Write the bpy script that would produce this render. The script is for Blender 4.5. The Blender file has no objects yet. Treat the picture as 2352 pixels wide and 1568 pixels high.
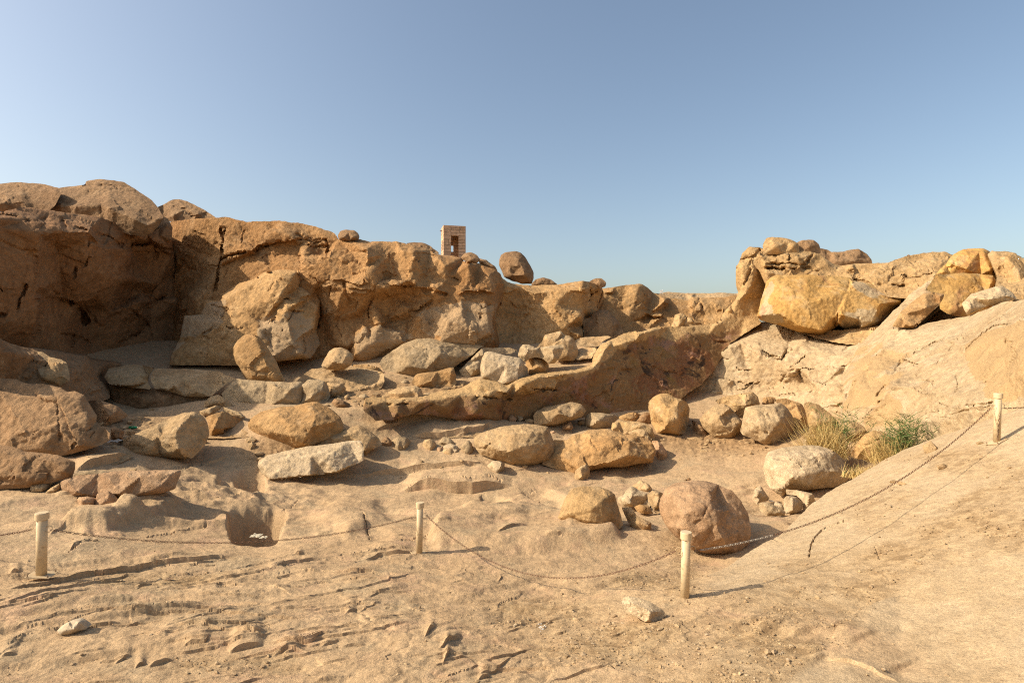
import bpy, math, random
import numpy as np
from mathutils import Vector, Matrix
from mathutils.geometry import delaunay_2d_cdt

# ------------------------------------------------------------------ camera, sky, sun, exposure
scene = bpy.context.scene
COL = scene.collection
CU, CV, F = 1176.0, 784.0, 1306.7            # a 2352 x 1568 reading of the photograph; camera at the world origin

cam_d = bpy.data.cameras.new('camera')
cam = bpy.data.objects.new('camera', cam_d); COL.objects.link(cam)
cam.location = (0, 0, 0); cam.rotation_euler = (math.radians(90), 0, 0)
cam_d.sensor_width = 36; cam_d.lens = F / 2352 * 36
cam_d.clip_start = 0.05; cam_d.clip_end = 6000
scene.camera = cam
scene.cycles.use_denoising = False; scene.cycles.use_adaptive_sampling = False; scene.cycles.pixel_filter_type = 'BLACKMAN_HARRIS'; scene.cycles.filter_width = 1.15
scene.cycles.sample_clamp_indirect = 3.0

SUN_EL = 37.0
SUN_AZ = 260.0                                # clockwise from +Y: left and slightly behind the camera
world = bpy.data.worlds.new('World'); scene.world = world; world.use_nodes = True
nt = world.node_tree; nt.nodes.clear()
wo = nt.nodes.new('ShaderNodeOutputWorld'); bg = nt.nodes.new('ShaderNodeBackground'); sk = nt.nodes.new('ShaderNodeTexSky')
sk.sky_type = 'NISHITA'; sk.sun_disc = False
sk.sun_elevation = math.radians(SUN_EL); sk.sun_rotation = math.radians(SUN_AZ)
sk.altitude = 100; sk.air_density = 1.0; sk.dust_density = 3.0; sk.ozone_density = 0.7
bg.inputs['Strength'].default_value = 0.15
wb = nt.nodes.new('ShaderNodeMix'); wb.data_type = 'RGBA'; wb.blend_type = 'MULTIPLY'; wb.inputs[0].default_value = 1; wb.inputs[7].default_value = (1, .97, .90, 1)   # the photograph's warm white balance
nt.links.new(sk.outputs[0], wb.inputs[6]); nt.links.new(wb.outputs[2], bg.inputs[0]); nt.links.new(bg.outputs[0], wo.inputs[0])

sun_d = bpy.data.lights.new('sun', 'SUN'); sun = bpy.data.objects.new('sun', sun_d); COL.objects.link(sun)
sun_d.energy = 4.9; sun_d.angle = math.radians(0.55); sun_d.color = (1.0, 0.89, 0.72)
a = math.radians(SUN_AZ); e = math.radians(SUN_EL)
SUNV = Vector((math.sin(a) * math.cos(e), math.cos(a) * math.cos(e), math.sin(e)))
sun.rotation_euler = SUNV.to_track_quat('Z', 'Y').to_euler()
sun.location = SUNV * 80

vs = scene.view_settings
scene.display_settings.display_device = 'sRGB'
vs.view_transform = 'Standard'; vs.look = 'None'; vs.gamma = 1.0; vs.exposure = 0.37; vs.use_curve_mapping = False

# ------------------------------------------------------------------ noise
rng = np.random.RandomState(11)
_perm = rng.permutation(256); PERM = np.concatenate([_perm, _perm, _perm]).astype(np.int32)
_g = rng.normal(size=(256, 3)); GRAD = (_g / np.linalg.norm(_g, axis=1)[:, None]).astype(np.float32)
CELLP = rng.rand(256, 3).astype(np.float32)

def pnoise(p):
    p = np.asarray(p, dtype=np.float32)
    i = np.floor(p).astype(np.int32); f = p - i; i &= 255
    w = f * f * f * (f * (f * 6 - 15) + 10)
    out = 0
    for dx in (0, 1):
        wx = w[:, 0] if dx else 1 - w[:, 0]
        for dy in (0, 1):
            wy = w[:, 1] if dy else 1 - w[:, 1]
            for dz in (0, 1):
                wz = w[:, 2] if dz else 1 - w[:, 2]
                h = PERM[PERM[PERM[i[:, 0] + dx & 255] + (i[:, 1] + dy & 255)] + (i[:, 2] + dz & 255)]
                g = GRAD[h]
                d = (g[:, 0] * (f[:, 0] - dx) + g[:, 1] * (f[:, 1] - dy) + g[:, 2] * (f[:, 2] - dz))
                out = out + wx * wy * wz * d
    return out * 1.5

def fbm(p, o=4, gain=.5):
    s = 0; a = 1.0; q = np.asarray(p, dtype=np.float32)
    for k in range(o):
        s = s + a * pnoise(q + 17.3 * k); q = q * 2.03; a *= gain
    return s

def ridged(p, o=4, gain=.5):
    s = 0; a = 1.0; q = np.asarray(p, dtype=np.float32)
    for k in range(o):
        s = s + a * (0.5 - np.abs(pnoise(q + 9.7 * k))) * 1.0; q = q * 2.1; a *= gain
    return s

def facet(p):
    """broken-stone noise: every cell is a tilted plane; also the distance to the cell border"""
    p = np.asarray(p, dtype=np.float32)
    i = np.floor(p).astype(np.int32)
    b1 = np.full(len(p), 9e9, np.float32); b2 = b1.copy(); val = np.zeros(len(p), np.float32)
    for dx in (-1, 0, 1):
        for dy in (-1, 0, 1):
            for dz in (-1, 0, 1):
                c = i + np.array([dx, dy, dz]); cc = c & 255
                h = PERM[PERM[PERM[cc[:, 0]] + cc[:, 1]] + cc[:, 2]]
                q = c + CELLP[h]
                d = p - q; d2 = (d * d).sum(1)
                v = (GRAD[(h * 7 + 3) & 255] * d).sum(1) + (h / 255.0 - .5) * .5
                near = d2 < b1
                b2 = np.where(near, b1, np.minimum(b2, d2)); val = np.where(near, v, val); b1 = np.where(near, d2, b1)
    return val, np.sqrt(b2) - np.sqrt(b1)

def smooth01(x): x = np.clip(x, 0, 1); return x * x * (3 - 2 * x)

# ------------------------------------------------------------------ readings of the photograph
CROP = {'A': (0, 759.5, 4.), 'B': (490, 735, 4.), 'C': (1041.2, 857.5, 4.), 'D': (1470, 857.5, 4.),
        'U1': (0, 392, 4.), 'U2': (588, 490, 4.), 'U3': (1163.7, 551.2, 4.), 'U4': (1641.5, 526.7, 3.283),
        'F1': (0, 1041.2, 2.977), 'F2': (784, 1041.2, 2.977), 'F3': (1568, 1041.2, 2.977), 'X': (0, 0, 1.)}
def cv(t, pts):
    u0, v0, s = CROP[t]
    return [(u0 + p[0] / s, v0 + p[1] / s) + tuple(p[2:]) for p in pts]
def P3(u, v, y): return np.stack([(u - CU) / F * y, y + 0 * u, -(v - CV) / F * y], -1)

def polydist(u, v, pl):
    """distance in reading pixels to a polyline"""
    best = np.full(len(u), 9e9)
    for (a, b), (c, d) in zip(pl[:-1], pl[1:]):
        du, dv = c - a, d - b; L = du * du + dv * dv + 1e-9
        t = np.clip(((u - a) * du + (v - b) * dv) / L, 0, 1)
        best = np.minimum(best, (u - a - t * du) ** 2 + (v - b - t * dv) ** 2)
    return np.sqrt(best)
def inpoly(u, v, pl):
    r = np.zeros(len(u), bool); n = len(pl); j = n - 1
    for k in range(n):
        (a, b), (c, d) = pl[k][:2], pl[j][:2]
        if b != d:
            r ^= ((b > v) != (d > v)) & (u < (c - a) * (v - b) / (d - b) + a)
        j = k
    return r

# ------------------------------------------------------------------ objects
def tag(o, label=None, cat=None, group=None, kind=None):
    if label: o['label'] = label
    if cat: o['category'] = cat
    if group: o['group'] = group
    if kind: o['kind'] = kind
    return o
def mesh_np(name, co, tris, smooth=True):
    me = bpy.data.meshes.new(name)
    co = np.ascontiguousarray(co, np.float32); tris = np.ascontiguousarray(tris, np.int32)
    me.vertices.add(len(co)); me.vertices.foreach_set('co', co.ravel())
    me.loops.add(tris.size); me.loops.foreach_set('vertex_index', tris.ravel())
    me.polygons.add(len(tris)); me.polygons.foreach_set('loop_start', np.arange(0, tris.size, 3, dtype=np.int32))
    me.update(calc_edges=True)
    me.polygons.foreach_set('use_smooth', np.full(len(tris), smooth)); me.validate()
    return me
def link(name, me, mat=None, parent=None, loc=None):
    o = bpy.data.objects.new(name, me); COL.objects.link(o)
    if mat is not None and me is not None and not me.materials: me.materials.append(mat)
    if parent is not None: o.parent = parent
    if loc is not None: o.location = loc
    return o

class MB:
    """collects boxes, tubes and lathes into one mesh"""
    def __init__(s): s.v = []; s.f = []
    def add(s, v, f):
        n = len(s.v); s.v += [tuple(p) for p in v]; s.f += [tuple(i + n for i in q) for q in f]; return s
    def box(s, c, d, M=None):
        x, y, z = d[0] / 2, d[1] / 2, d[2] / 2
        v = [Vector((sx * x + c[0], sy * y + c[1], sz * z + c[2])) for sz in (-1, 1) for sy in (-1, 1) for sx in (-1, 1)]
        if M: v = [M @ p for p in v]
        return s.add(v, [(0, 2, 3, 1), (4, 5, 7, 6), (0, 1, 5, 4), (2, 6, 7, 3), (0, 4, 6, 2), (1, 3, 7, 5)])
    def lathe(s, prof, n=20, c=(0, 0, 0)):
        v = [(c[0] + r * math.cos(2 * math.pi * k / n), c[1] + r * math.sin(2 * math.pi * k / n), c[2] + z) for r, z in prof for k in range(n)]
        f = []
        for j in range(len(prof) - 1):
            for k in range(n):
                k2 = (k + 1) % n; f.append((j * n + k, j * n + k2, (j + 1) * n + k2, (j + 1) * n + k))
        f.append(tuple(range(n))[::-1]); f.append(tuple((len(prof) - 1) * n + k for k in range(n)))
        return s.add(v, f)
    def tube(s, pts, r, n=5, close=False):
        pts = [Vector(p) for p in pts]; m = len(pts); base = []
        for j, p in enumerate(pts):
            a = pts[(j - 1) % m] if close or j else p; b = pts[(j + 1) % m] if close or j < m - 1 else p
            t = (b - a).normalized(); q = t.orthogonal().normalized() if abs(t.z) > .9 else t.cross(Vector((0, 0, 1))).normalized()
            w = t.cross(q); rr = r[j] if isinstance(r, (list, tuple)) else r
            base += [p + rr * (math.cos(2 * math.pi * k / n) * q + math.sin(2 * math.pi * k / n) * w) for k in range(n)]
        f = []
        for j in range(m if close else m - 1):
            j2 = (j + 1) % m
            for k in range(n):
                k2 = (k + 1) % n; f.append((j * n + k, j * n + k2, j2 * n + k2, j2 * n + k))
        if not close: f += [tuple(range(n))[::-1], tuple((m - 1) * n + k for k in range(n))]
        return s.add(base, f)
    def mesh(s, name, smooth=False):
        me = bpy.data.meshes.new(name); me.from_pydata([tuple(p) for p in s.v], [], s.f); me.update()
        if smooth: me.polygons.foreach_set('use_smooth', np.full(len(me.polygons), True))
        return me

# ------------------------------------------------------------------ materials
def srgb(r, g, b):
    f = lambda c: (c / 255 / 12.92) if c / 255 <= .04045 else ((c / 255 + .055) / 1.055) ** 2.4
    return (f(r), f(g), f(b), 1)
class NT:
    def __init__(s, name):
        s.m = bpy.data.materials.new(name); s.m.use_nodes = True; s.t = s.m.node_tree; s.t.nodes.clear()
        s.out = s.n('ShaderNodeOutputMaterial'); s.b = s.n('ShaderNodeBsdfPrincipled'); s.l(s.b.outputs[0], s.out.inputs[0])
        s.b.inputs['Roughness'].default_value = .92; s.b.inputs['Specular IOR Level'].default_value = .18
    def n(s, t, **k):
        x = s.t.nodes.new(t)
        for a, b in k.items(): setattr(x, a, b)
        return x
    def l(s, a, b): s.t.links.new(a, b)
    def inp(s, sock, v):
        if hasattr(v, 'is_linked'): s.l(v, sock)
        else: sock.default_value = v
    def noise(s, vec, scale, detail=4, rough=.55, dist=0):
        x = s.n('ShaderNodeTexNoise'); s.l(vec, x.inputs['Vector'])
        x.inputs['Scale'].default_value = scale; x.inputs['Detail'].default_value = detail; x.inputs['Roughness'].default_value = rough
        x.inputs['Distortion'].default_value = dist; return x.outputs['Fac']
    def vor(s, vec, scale, feature='F1', out='Distance'):
        x = s.n('ShaderNodeTexVoronoi', feature=feature); s.l(vec, x.inputs['Vector']); x.inputs['Scale'].default_value = scale; return x.outputs[out]
    def ramp(s, fac, lo, hi, a=0., b=1.):
        x = s.n('ShaderNodeMapRange'); x.interpolation_type = 'SMOOTHSTEP'; s.l(fac, x.inputs[0])
        x.inputs[1].default_value = lo; x.inputs[2].default_value = hi; x.inputs[3].default_value = a; x.inputs[4].default_value = b; return x.outputs[0]
    def mix(s, fac, a, b, mode='MIX'):
        x = s.n('ShaderNodeMix', data_type='RGBA', blend_type=mode); s.inp(x.inputs[0], fac); s.inp(x.inputs[6], a); s.inp(x.inputs[7], b); return x.outputs[2]
    def math(s, op, a, b=0.):
        x = s.n('ShaderNodeMath', operation=op); s.inp(x.inputs[0], a); s.inp(x.inputs[1], b); return x.outputs[0]
    def grey(s, v):
        x = s.n('ShaderNodeCombineColor'); [s.l(v, x.inputs[k]) for k in range(3)]; return x.outputs[0]

def vary(c, k): return tuple(min(1, x * k) for x in c[:3]) + (1,)
def stone(name, c1, c2, c3, grain=.5, bump=1.0, big=.35, patch=.5, stain=None, streak=0., zone=None, stain_zone=False):
    """weathered granite: broad colour drift c1-c2, patches of c3, mineral grain, rough relief"""
    t = NT(name)
    tc = t.n('ShaderNodeTexCoord').outputs['Object']; oi = t.n('ShaderNodeObjectInfo')
    off = t.n('ShaderNodeVectorMath', operation='SCALE'); off.inputs[0].default_value = (31, 17, 23); t.l(oi.outputs['Random'], off.inputs['Scale'])
    ad = t.n('ShaderNodeVectorMath', operation='ADD'); t.l(tc, ad.inputs[0]); t.l(off.outputs[0], ad.inputs[1]); vec = ad.outputs[0]
    n1 = t.noise(vec, big, 6, .6, .4)
    col = t.mix(t.ramp(n1, .38, .62), c1, c2)
    n2 = t.noise(vec, big * 3.7, 9, .66, .6)
    col = t.mix(t.ramp(n2, .5, .66, 0, patch), col, c3)
    n5 = t.noise(vec, 4.3, 8, .7)
    col = t.mix(1.0, col, t.grey(t.ramp(n5, .28, .72, .72, 1.2)), 'MULTIPLY')
    if streak:
        mp = t.n('ShaderNodeMapping'); mp.inputs['Scale'].default_value = (1.7, 1.7, .22); t.l(vec, mp.inputs[0])
        ns = t.noise(mp.outputs[0], 1.0, 6, .6)
        col = t.mix(t.ramp(ns, .5, .7, 0, streak), col, vary(c3, .75))
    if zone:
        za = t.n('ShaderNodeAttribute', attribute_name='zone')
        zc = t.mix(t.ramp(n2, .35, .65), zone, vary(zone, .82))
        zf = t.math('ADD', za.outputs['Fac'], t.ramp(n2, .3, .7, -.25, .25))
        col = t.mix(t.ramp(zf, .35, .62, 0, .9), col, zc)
    if stain:
        for k, (sc, lo, hi, amt, cc) in enumerate(stain):
            of = t.n('ShaderNodeVectorMath', operation='ADD'); t.l(vec, of.inputs[0]); of.inputs[1].default_value = (11.3 * k + 5, 3.1 * k, 7.7 * k)
            fa = t.ramp(t.noise(of.outputs[0], sc, 9, .68, .8), lo - .015, hi - .01, 0, amt)
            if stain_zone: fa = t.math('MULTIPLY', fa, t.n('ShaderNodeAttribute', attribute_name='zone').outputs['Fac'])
            col = t.mix(fa, col, cc)
    g1 = t.noise(vec, 34, 3, .75)
    col = t.mix(1.0, col, t.grey(t.ramp(g1, .3, .7, 1 - grain * .34, 1 + grain * .3)), 'MULTIPLY')
    g2 = t.vor(vec, 55)
    col = t.mix(1.0, col, t.grey(t.ramp(g2, .05, .3, 1 - grain * .35, 1.0)), 'MULTIPLY')
    val = t.n('ShaderNodeHueSaturation'); t.l(col, val.inputs['Color'])
    t.l(t.ramp(oi.outputs['Random'], 0, 1, .9, 1.08), val.inputs['Value'])
    t.l(val.outputs[0], t.b.inputs['Base Color'])
    h1 = t.noise(vec, 2.6, 10, .68)
    h2 = t.noise(vec, 17, 6, .7)
    h3 = t.noise(vec, 60, 2, .6)
    b1 = t.n('ShaderNodeBump'); b1.inputs['Strength'].default_value = .75 * bump; b1.inputs['Distance'].default_value = .16; t.l(h1, b1.inputs['Height'])
    b2 = t.n('ShaderNodeBump'); b2.inputs['Strength'].default_value = .5 * bump; b2.inputs['Distance'].default_value = .022; t.l(h2, b2.inputs['Height']); t.l(b1.outputs[0], b2.inputs['Normal'])
    b3 = t.n('ShaderNodeBump'); b3.inputs['Strength'].default_value = .25 * bump; b3.inputs['Distance'].default_value = .005; t.l(h3, b3.inputs['Height']); t.l(b2.outputs[0], b3.inputs['Normal'])
    t.l(b3.outputs[0], t.b.inputs['Normal'])
    return t.m
def plain(name, col, rough=.6, var=.15, sc=9, metal=0., dirt=None):
    t = NT(name); vec = t.n('ShaderNodeTexCoord').outputs['Object']
    n = t.noise(vec, sc, 6, .65)
    c = t.mix(1.0, col, t.grey(t.ramp(n, .3, .7, 1 - var, 1 + var)), 'MULTIPLY')
    if dirt: c = t.mix(t.ramp(t.noise(vec, sc * 2.3, 8, .7), .54, .66, 0, .8), c, dirt)
    t.l(c, t.b.inputs['Base Color']); t.b.inputs['Roughness'].default_value = rough; t.b.inputs['Metallic'].default_value = metal
    return t.m

M = {}
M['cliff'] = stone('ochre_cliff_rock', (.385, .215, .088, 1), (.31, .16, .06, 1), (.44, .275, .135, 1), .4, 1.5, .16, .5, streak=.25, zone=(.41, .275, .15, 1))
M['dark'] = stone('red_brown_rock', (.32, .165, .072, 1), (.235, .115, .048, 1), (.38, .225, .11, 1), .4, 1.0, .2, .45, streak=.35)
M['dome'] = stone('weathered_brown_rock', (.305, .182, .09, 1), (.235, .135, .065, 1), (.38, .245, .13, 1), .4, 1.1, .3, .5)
M['tan'] = stone('tan_granite', (.44, .295, .15, 1), (.385, .245, .118, 1), (.50, .355, .205, 1), .45, 1.0, .5, .5)
M['warm'] = stone('warm_ochre_granite', (.415, .25, .108, 1), (.345, .195, .078, 1), (.47, .31, .16, 1), .45, 1.1, .4, .5, zone=(.40, .275, .155, 1))
M['grey'] = stone('grey_granite', (.40, .285, .16, 1), (.345, .24, .13, 1), (.46, .345, .21, 1), .65, 1.0, .6, .5)
M['white'] = stone('pale_grey_granite', (.465, .345, .21, 1), (.41, .30, .175, 1), (.51, .39, .25, 1), .8, .9, .8, .5)
M['pink'] = stone('pink_granite', (.41, .255, .14, 1), (.36, .215, .115, 1), (.45, .31, .185, 1), .7, .9, .7, .5)
M['pale'] = stone('pale_peach_granite', (.475, .35, .205, 1), (.43, .30, .165, 1), (.52, .40, .255, 1), .5, .9, .35, .5, zone=(.475, .31, .148, 1))
M['slab'] = stone('ochre_streaked_slab', (.47, .265, .082, 1), (.48, .30, .115, 1), (.50, .36, .20, 1), .4, .8, .3, .45, zone=(.50, .375, .22, 1),
                  stain=[(.5, .56, .68, .45, (.28, .11, .06, 1))])
M['outcrop'] = stone('golden_outcrop_rock', (.45, .29, .135, 1), (.395, .24, .10, 1), (.49, .35, .195, 1), .4, 1.0, .4, .5)
M['concrete'] = stone('pale_concrete', (.46, .37, .25, 1), (.42, .33, .22, 1), (.38, .30, .19, 1), .2, .4, .8, .5)
M['gravel'] = stone('tan_gravel', (.44, .31, .17, 1), (.33, .22, .12, 1), (.54, .43, .29, 1), .3, .3, 3.0, .6)
M['wall'] = stone('stained_wall_painted_shade', (.43, .275, .125, 1), (.38, .235, .10, 1), (.46, .31, .155, 1), .5, 1.3, .35, .5, stain_zone=True, zone=(.235, .132, .056, 1),  # zone: the face's shade painted in as a dark colour, besides the stains
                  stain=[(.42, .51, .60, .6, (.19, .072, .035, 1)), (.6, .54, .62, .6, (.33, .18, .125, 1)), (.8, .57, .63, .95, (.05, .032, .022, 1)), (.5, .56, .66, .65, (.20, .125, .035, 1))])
# ------------------------------------------------------------------ the ground
LOW = [(0,1568,5.4),(600,1568,5.45),(1176,1568,5.5),(1700,1568,5.45),(2352,1568,5.1),(-600,1568,5.3),(2900,1568,4.9),
 (95,1322,8.2),(963,1270,10.4),(1573,1378,7.6),(0,1250,9.3),(400,1290,9.4),(300,1200,11.5),(0,1150,12),(150,1125,12.8),(500,1200,12.4),
 (860,1180,13.5),(1200,1200,13.2),(1450,1230,11.8),(1620,1275,11),(1750,1260,11),(1350,1300,9.9),(1100,1350,8.6),(700,1350,8.4),
 (400,1400,7.4),(1300,1450,6.9),(300,1050,16),(480,1040,18),(640,1100,17),(900,1080,18.5),(1180,1075,19),(1400,1090,19),(1600,1050,20.5),
 (1700,1120,17),(1800,1160,14.8),(1750,1000,22.5),(1450,960,25),(1300,970,24),(1080,970,22.3),(900,1000,20.5),(750,1000,19.5),(600,1000,19),
 (250,1000,17.5),(200,960,19.5),(1900,1000,20),(2050,1050,17.2),(1850,1060,18.5),(-400,1300,8),(-300,1000,16),(-300,880,21),(1900,900,28),(2400,900,26),
 (500,920,22.2),(600,935,21.5),(1600,900,29),(300,945,22),(100,905,22),(180,900,23),(2352,820,40),(1176,800,60),(0,780,50),(1700,800,50),(2352,1300,10),(2700,1000,18)]
UPP = [(500,930,21.5),(350,950,20.5),(250,840,26.5),(540,840,27),(650,870,26),(760,955,20.5),(690,945,21),(900,930,22),(1050,900,24),(870,880,25),(1100,880,25.2),
 (1200,885,24.3),(1050,850,27.5),(1230,850,26.5),(1300,830,27.5),(1380,800,29),(1000,800,29.5),(850,810,28.5),(1250,780,32),(1500,790,33),
 (1700,760,37),(400,832,28),(0,800,24),(1176,700,50),(0,600,60),(2352,650,60),(1500,675,52),(-300,860,20),(150,880,22),(1700,672,55),(600,900,24)]
SLB = [(1640,1310,9.0),(1760,1240,10.4),(1960,1095,13.6),(2130,1010,15.2),(2288,1015,10.9),(2352,940,12),(2352,1200,7.6),(2352,1400,5.8),
 (2352,1568,4.8),(1900,1400,6.95),(1900,1500,5.95),(2100,1250,8.2),(1573,1378,7.75),(1700,1337,8.1),(2600,1000,9),(2600,1400,5),(1750,1568,5.25),
 (1500,1450,7.0),(1400,1568,5.8),(2900,1300,5)]

def surf(pts, c):
    p = np.array(pts, float); xyz = P3(p[:, 0], p[:, 1], p[:, 2]); X = xyz[:, :2]; Z = xyz[:, 2]
    n = len(X); ph = lambda A, B: np.sqrt(((A[:, None] - B[None]) ** 2).sum(-1) + c * c)
    K = np.zeros((n + 3, n + 3)); K[:n, :n] = -ph(X, X) - .02 * np.eye(n); K[:n, n] = 1; K[:n, n + 1:] = X; K[n, :n] = 1; K[n + 1:, :n] = X.T
    w = np.linalg.solve(K, np.concatenate([Z, np.zeros(3)]))
    def f(x, y):
        q = np.stack([x, y], -1); out = np.empty(len(q))
        for s in range(0, len(q), 20000):
            B = q[s:s + 20000]; out[s:s + 20000] = -ph(B, X) @ w[:n] + w[n] + B @ w[n + 1:]
        return np.clip(out, -6.5, .05)
    return f
f_low, f_upp, f_slb = surf(LOW, 1.2), surf(UPP, 1.2), surf(SLB, .8)

def xy(u, v, y): return ((u - CU) / F * y, y)
STEP = [(-60, 27), (-20, 26), xy(250, 850, 25.6), xy(500, 872, 24.6), xy(560, 925, 22.6), xy(690, 955, 20.9), xy(760, 950, 20.6), xy(900, 940, 21.6), xy(1041, 915, 22.6), xy(1170, 890, 24),
        xy(1300, 852, 25.4), xy(1390, 815, 26.6), xy(1480, 760, 28.2), xy(1600, 745, 30), xy(1700, 690, 31), xy(1760, 640, 32.2), (18, 33.5), (60, 34)]
EDGE = [(1.0, 7.2), xy(1560, 1345, 8.4), xy(1640, 1305, 9.1), xy(1760, 1238, 10.4), xy(1900, 1130, 12.8), xy(1960, 1095, 13.6), xy(2060, 1052, 14.6), xy(2130, 1010, 15.2), xy(2230, 972, 15.5), xy(2300, 950, 16.5), xy(2500, 900, 17.5), (40, 20)]
def sdist(x, y, pl):
    """distance to a polyline in the plan, positive on its left"""
    best = np.full(len(x), 9e9); sg = np.zeros(len(x))
    for (a, b), (c, d) in zip(pl[:-1], pl[1:]):
        du, dv = c - a, d - b; L = du * du + dv * dv
        t = np.clip(((x - a) * du + (y - b) * dv) / L, 0, 1)
        q = (x - a - t * du) ** 2 + (y - b - t * dv) ** 2
        s = du * (y - b) - dv * (x - a)
        near = q < best; best = np.where(near, q, best); sg = np.where(near, np.sign(s), sg)
    return np.sqrt(best) * sg
def ground_base(x, y, wob=None):
    x = np.asarray(x, float); y = np.asarray(y, float)
    lo, up, sl = f_low(x, y), f_upp(x, y), f_slb(x, y)
    s = smooth01((sdist(x, y, STEP) + .25) / .7)
    z = lo * (1 - s) + up * s
    d = sdist(x, y, EDGE)
    if wob is not None: d = d + wob
    sl = sl - np.clip(d + .05, 0, None) ** 1.15 * 1.9 - 40 * np.clip(d - 2.5, 0, None)
    k = .10
    zz = np.maximum(sl, z) + k * np.exp(-np.abs(sl - z) / k) * .5
    # clear slab weight
    return zz, smooth01((sl - z) / .12 + .5)
def ground_y(u, v):
    """depth at which the sight line of a picture point meets the ground"""
    ys = np.geomspace(3.2, 70, 900)
    z, _ = ground_base((u - CU) / F * ys, ys)
    r = -(v - CV) / F * ys
    k = np.argmax(r <= z)
    if r[k] > z[k]: return 45.0
    if k == 0: return ys[0]
    a = (r[k - 1] - z[k - 1]); b = (z[k] - r[k])
    return float(ys[k - 1] + (ys[k] - ys[k - 1]) * a / (a + b + 1e-9))

LEDGES = [  # crop, line, height, reach behind (reading px), width of the riser (reading px)
 ('F1',[(0,935),(200,890),(400,850),(600,810),(750,800),(950,775),(1100,755),(1350,740),(1500,720),(1750,715)],.12,26,3),
 ('F1',[(0,1055),(150,1020),(400,950),(550,920),(800,880),(1000,835)],.055,18,2.5),
 ('F1',[(90,1075),(300,1030),(500,975),(700,945)],.04,16,2.5),('F1',[(1600,838),(1750,825)],.04,10,2.5),
 ('F1',[(1820,800),(1900,790),(2000,760),(2220,730)],.07,22,3),('F1',[(2010,710),(2080,700)],.06,10,2.5),('F1',[(1000,730),(1270,712)],.04,12,2),
 ('F1',[(920,920),(1040,895)],.045,10,2),('F1',[(1330,875),(1430,858)],.03,10,2),('F1',[(1560,1325),(1700,1300),(1810,1275)],.085,30,3),
 ('F1',[(1250,1305),(1400,1290),(1450,1250)],.06,22,3),('F1',[(1820,1265),(2000,1270),(2130,1265),(2200,1220),(2330,1200)],.06,30,4),
 ('F1',[(1860,1360),(1960,1330),(2100,1340)],.05,18,3),('F1',[(920,1445),(1000,1400)],.06,18,3),('F1',[(1010,1440),(1200,1380)],.06,18,3),
 ('F1',[(780,1395),(910,1340)],.05,18,3),('F1',[(0,1380),(130,1345)],.05,18,3),('F1',[(1590,1240),(1740,1250),(1800,1225)],.05,16,3),
 ('F1',[(2190,1310),(2330,1270)],.05,18,3),('F1',[(470,670),(510,620),(640,605)],.05,10,2.5),('F1',[(400,870),(700,850),(950,800)],.05,10,2.5),
 ('F1',[(1150,770),(1350,765),(1550,735),(1790,735)],.05,8,2),('F1',[(330,560),(480,500)],.05,10,3),('F1',[(60,800),(160,790)],.08,10,3),
 ('F2',[(140,735),(270,705),(420,690),(500,670)],.08,24,3),('F2',[(0,705),(300,675),(480,655)],.05,14,2.5),
 ('F2',[(1060,605),(1130,570),(1200,545),(1290,525)],.08,34,3.5),('F2',[(1540,560),(1630,545)],.04,12,2.5),('F2',[(570,1280),(610,1220),(650,1190)],.06,20,3),
 ('F2',[(670,1350),(740,1300),(830,1270)],.06,26,3),('F2',[(695,1460),(740,1380),(755,1320)],.06,26,3),('F2',[(930,1560),(1030,1510)],.06,22,3),
 ('F2',[(1075,855),(1100,810)],.06,10,3),('F2',[(750,880),(780,860),(900,850)],.03,12,2.5),('F2',[(180,1000),(240,965),(330,945),(440,940)],.05,18,3),
 ('F2',[(20,1085),(110,1050)],.04,14,3),('F2',[(0,1010),(70,1000),(150,985)],.03,12,3),('F2',[(1560,1060),(1620,1045)],.03,10,3),
 ('F2',[(100,1080),(200,1040),(300,1010)],.03,16,3),
 ('F2',[(110,152),(230,130),(400,128),(600,112),(820,100),(980,95)],.22,26,6),
 ('F2',[(400,262),(560,245),(740,245),(900,240),(1100,215),(1170,210)],.40,32,14),
 ('F3',[(1490,950),(1650,880),(1750,840),(1900,780),(2100,740),(2240,705),(2334,700)],-.06,60,3),
 ('F3',[(1000,1310),(1060,1210),(1250,1075),(1330,1030),(1490,950)],-.09,90,8),
 ('F3',[(960,1400),(1100,1440),(1250,1480),(1500,1545)],.05,30,3),
 ('A',[(690,1285),(900,1250),(1060,1222),(1150,1180),(1225,1140)],.3,26,5),
 ('A',[(1860,1230),(1990,1190),(2110,1150)],.10,10,4),
 ('B',[(1830,1070),(2080,1075),(2300,1060),(2350,1010)],.35,34,8),('B',[(1480,1030),(1620,990),(1760,930)],.12,14,5),
 ('C',[(0,590),(100,580),(135,540),(270,520),(320,490),(420,500)],.25,22,6),
 ('C',[(70,880),(250,850),(300,855)],.10,10,3),('C',[(1150,1040),(1300,1010),(1480,1000)],.06,8,2.5)]
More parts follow.
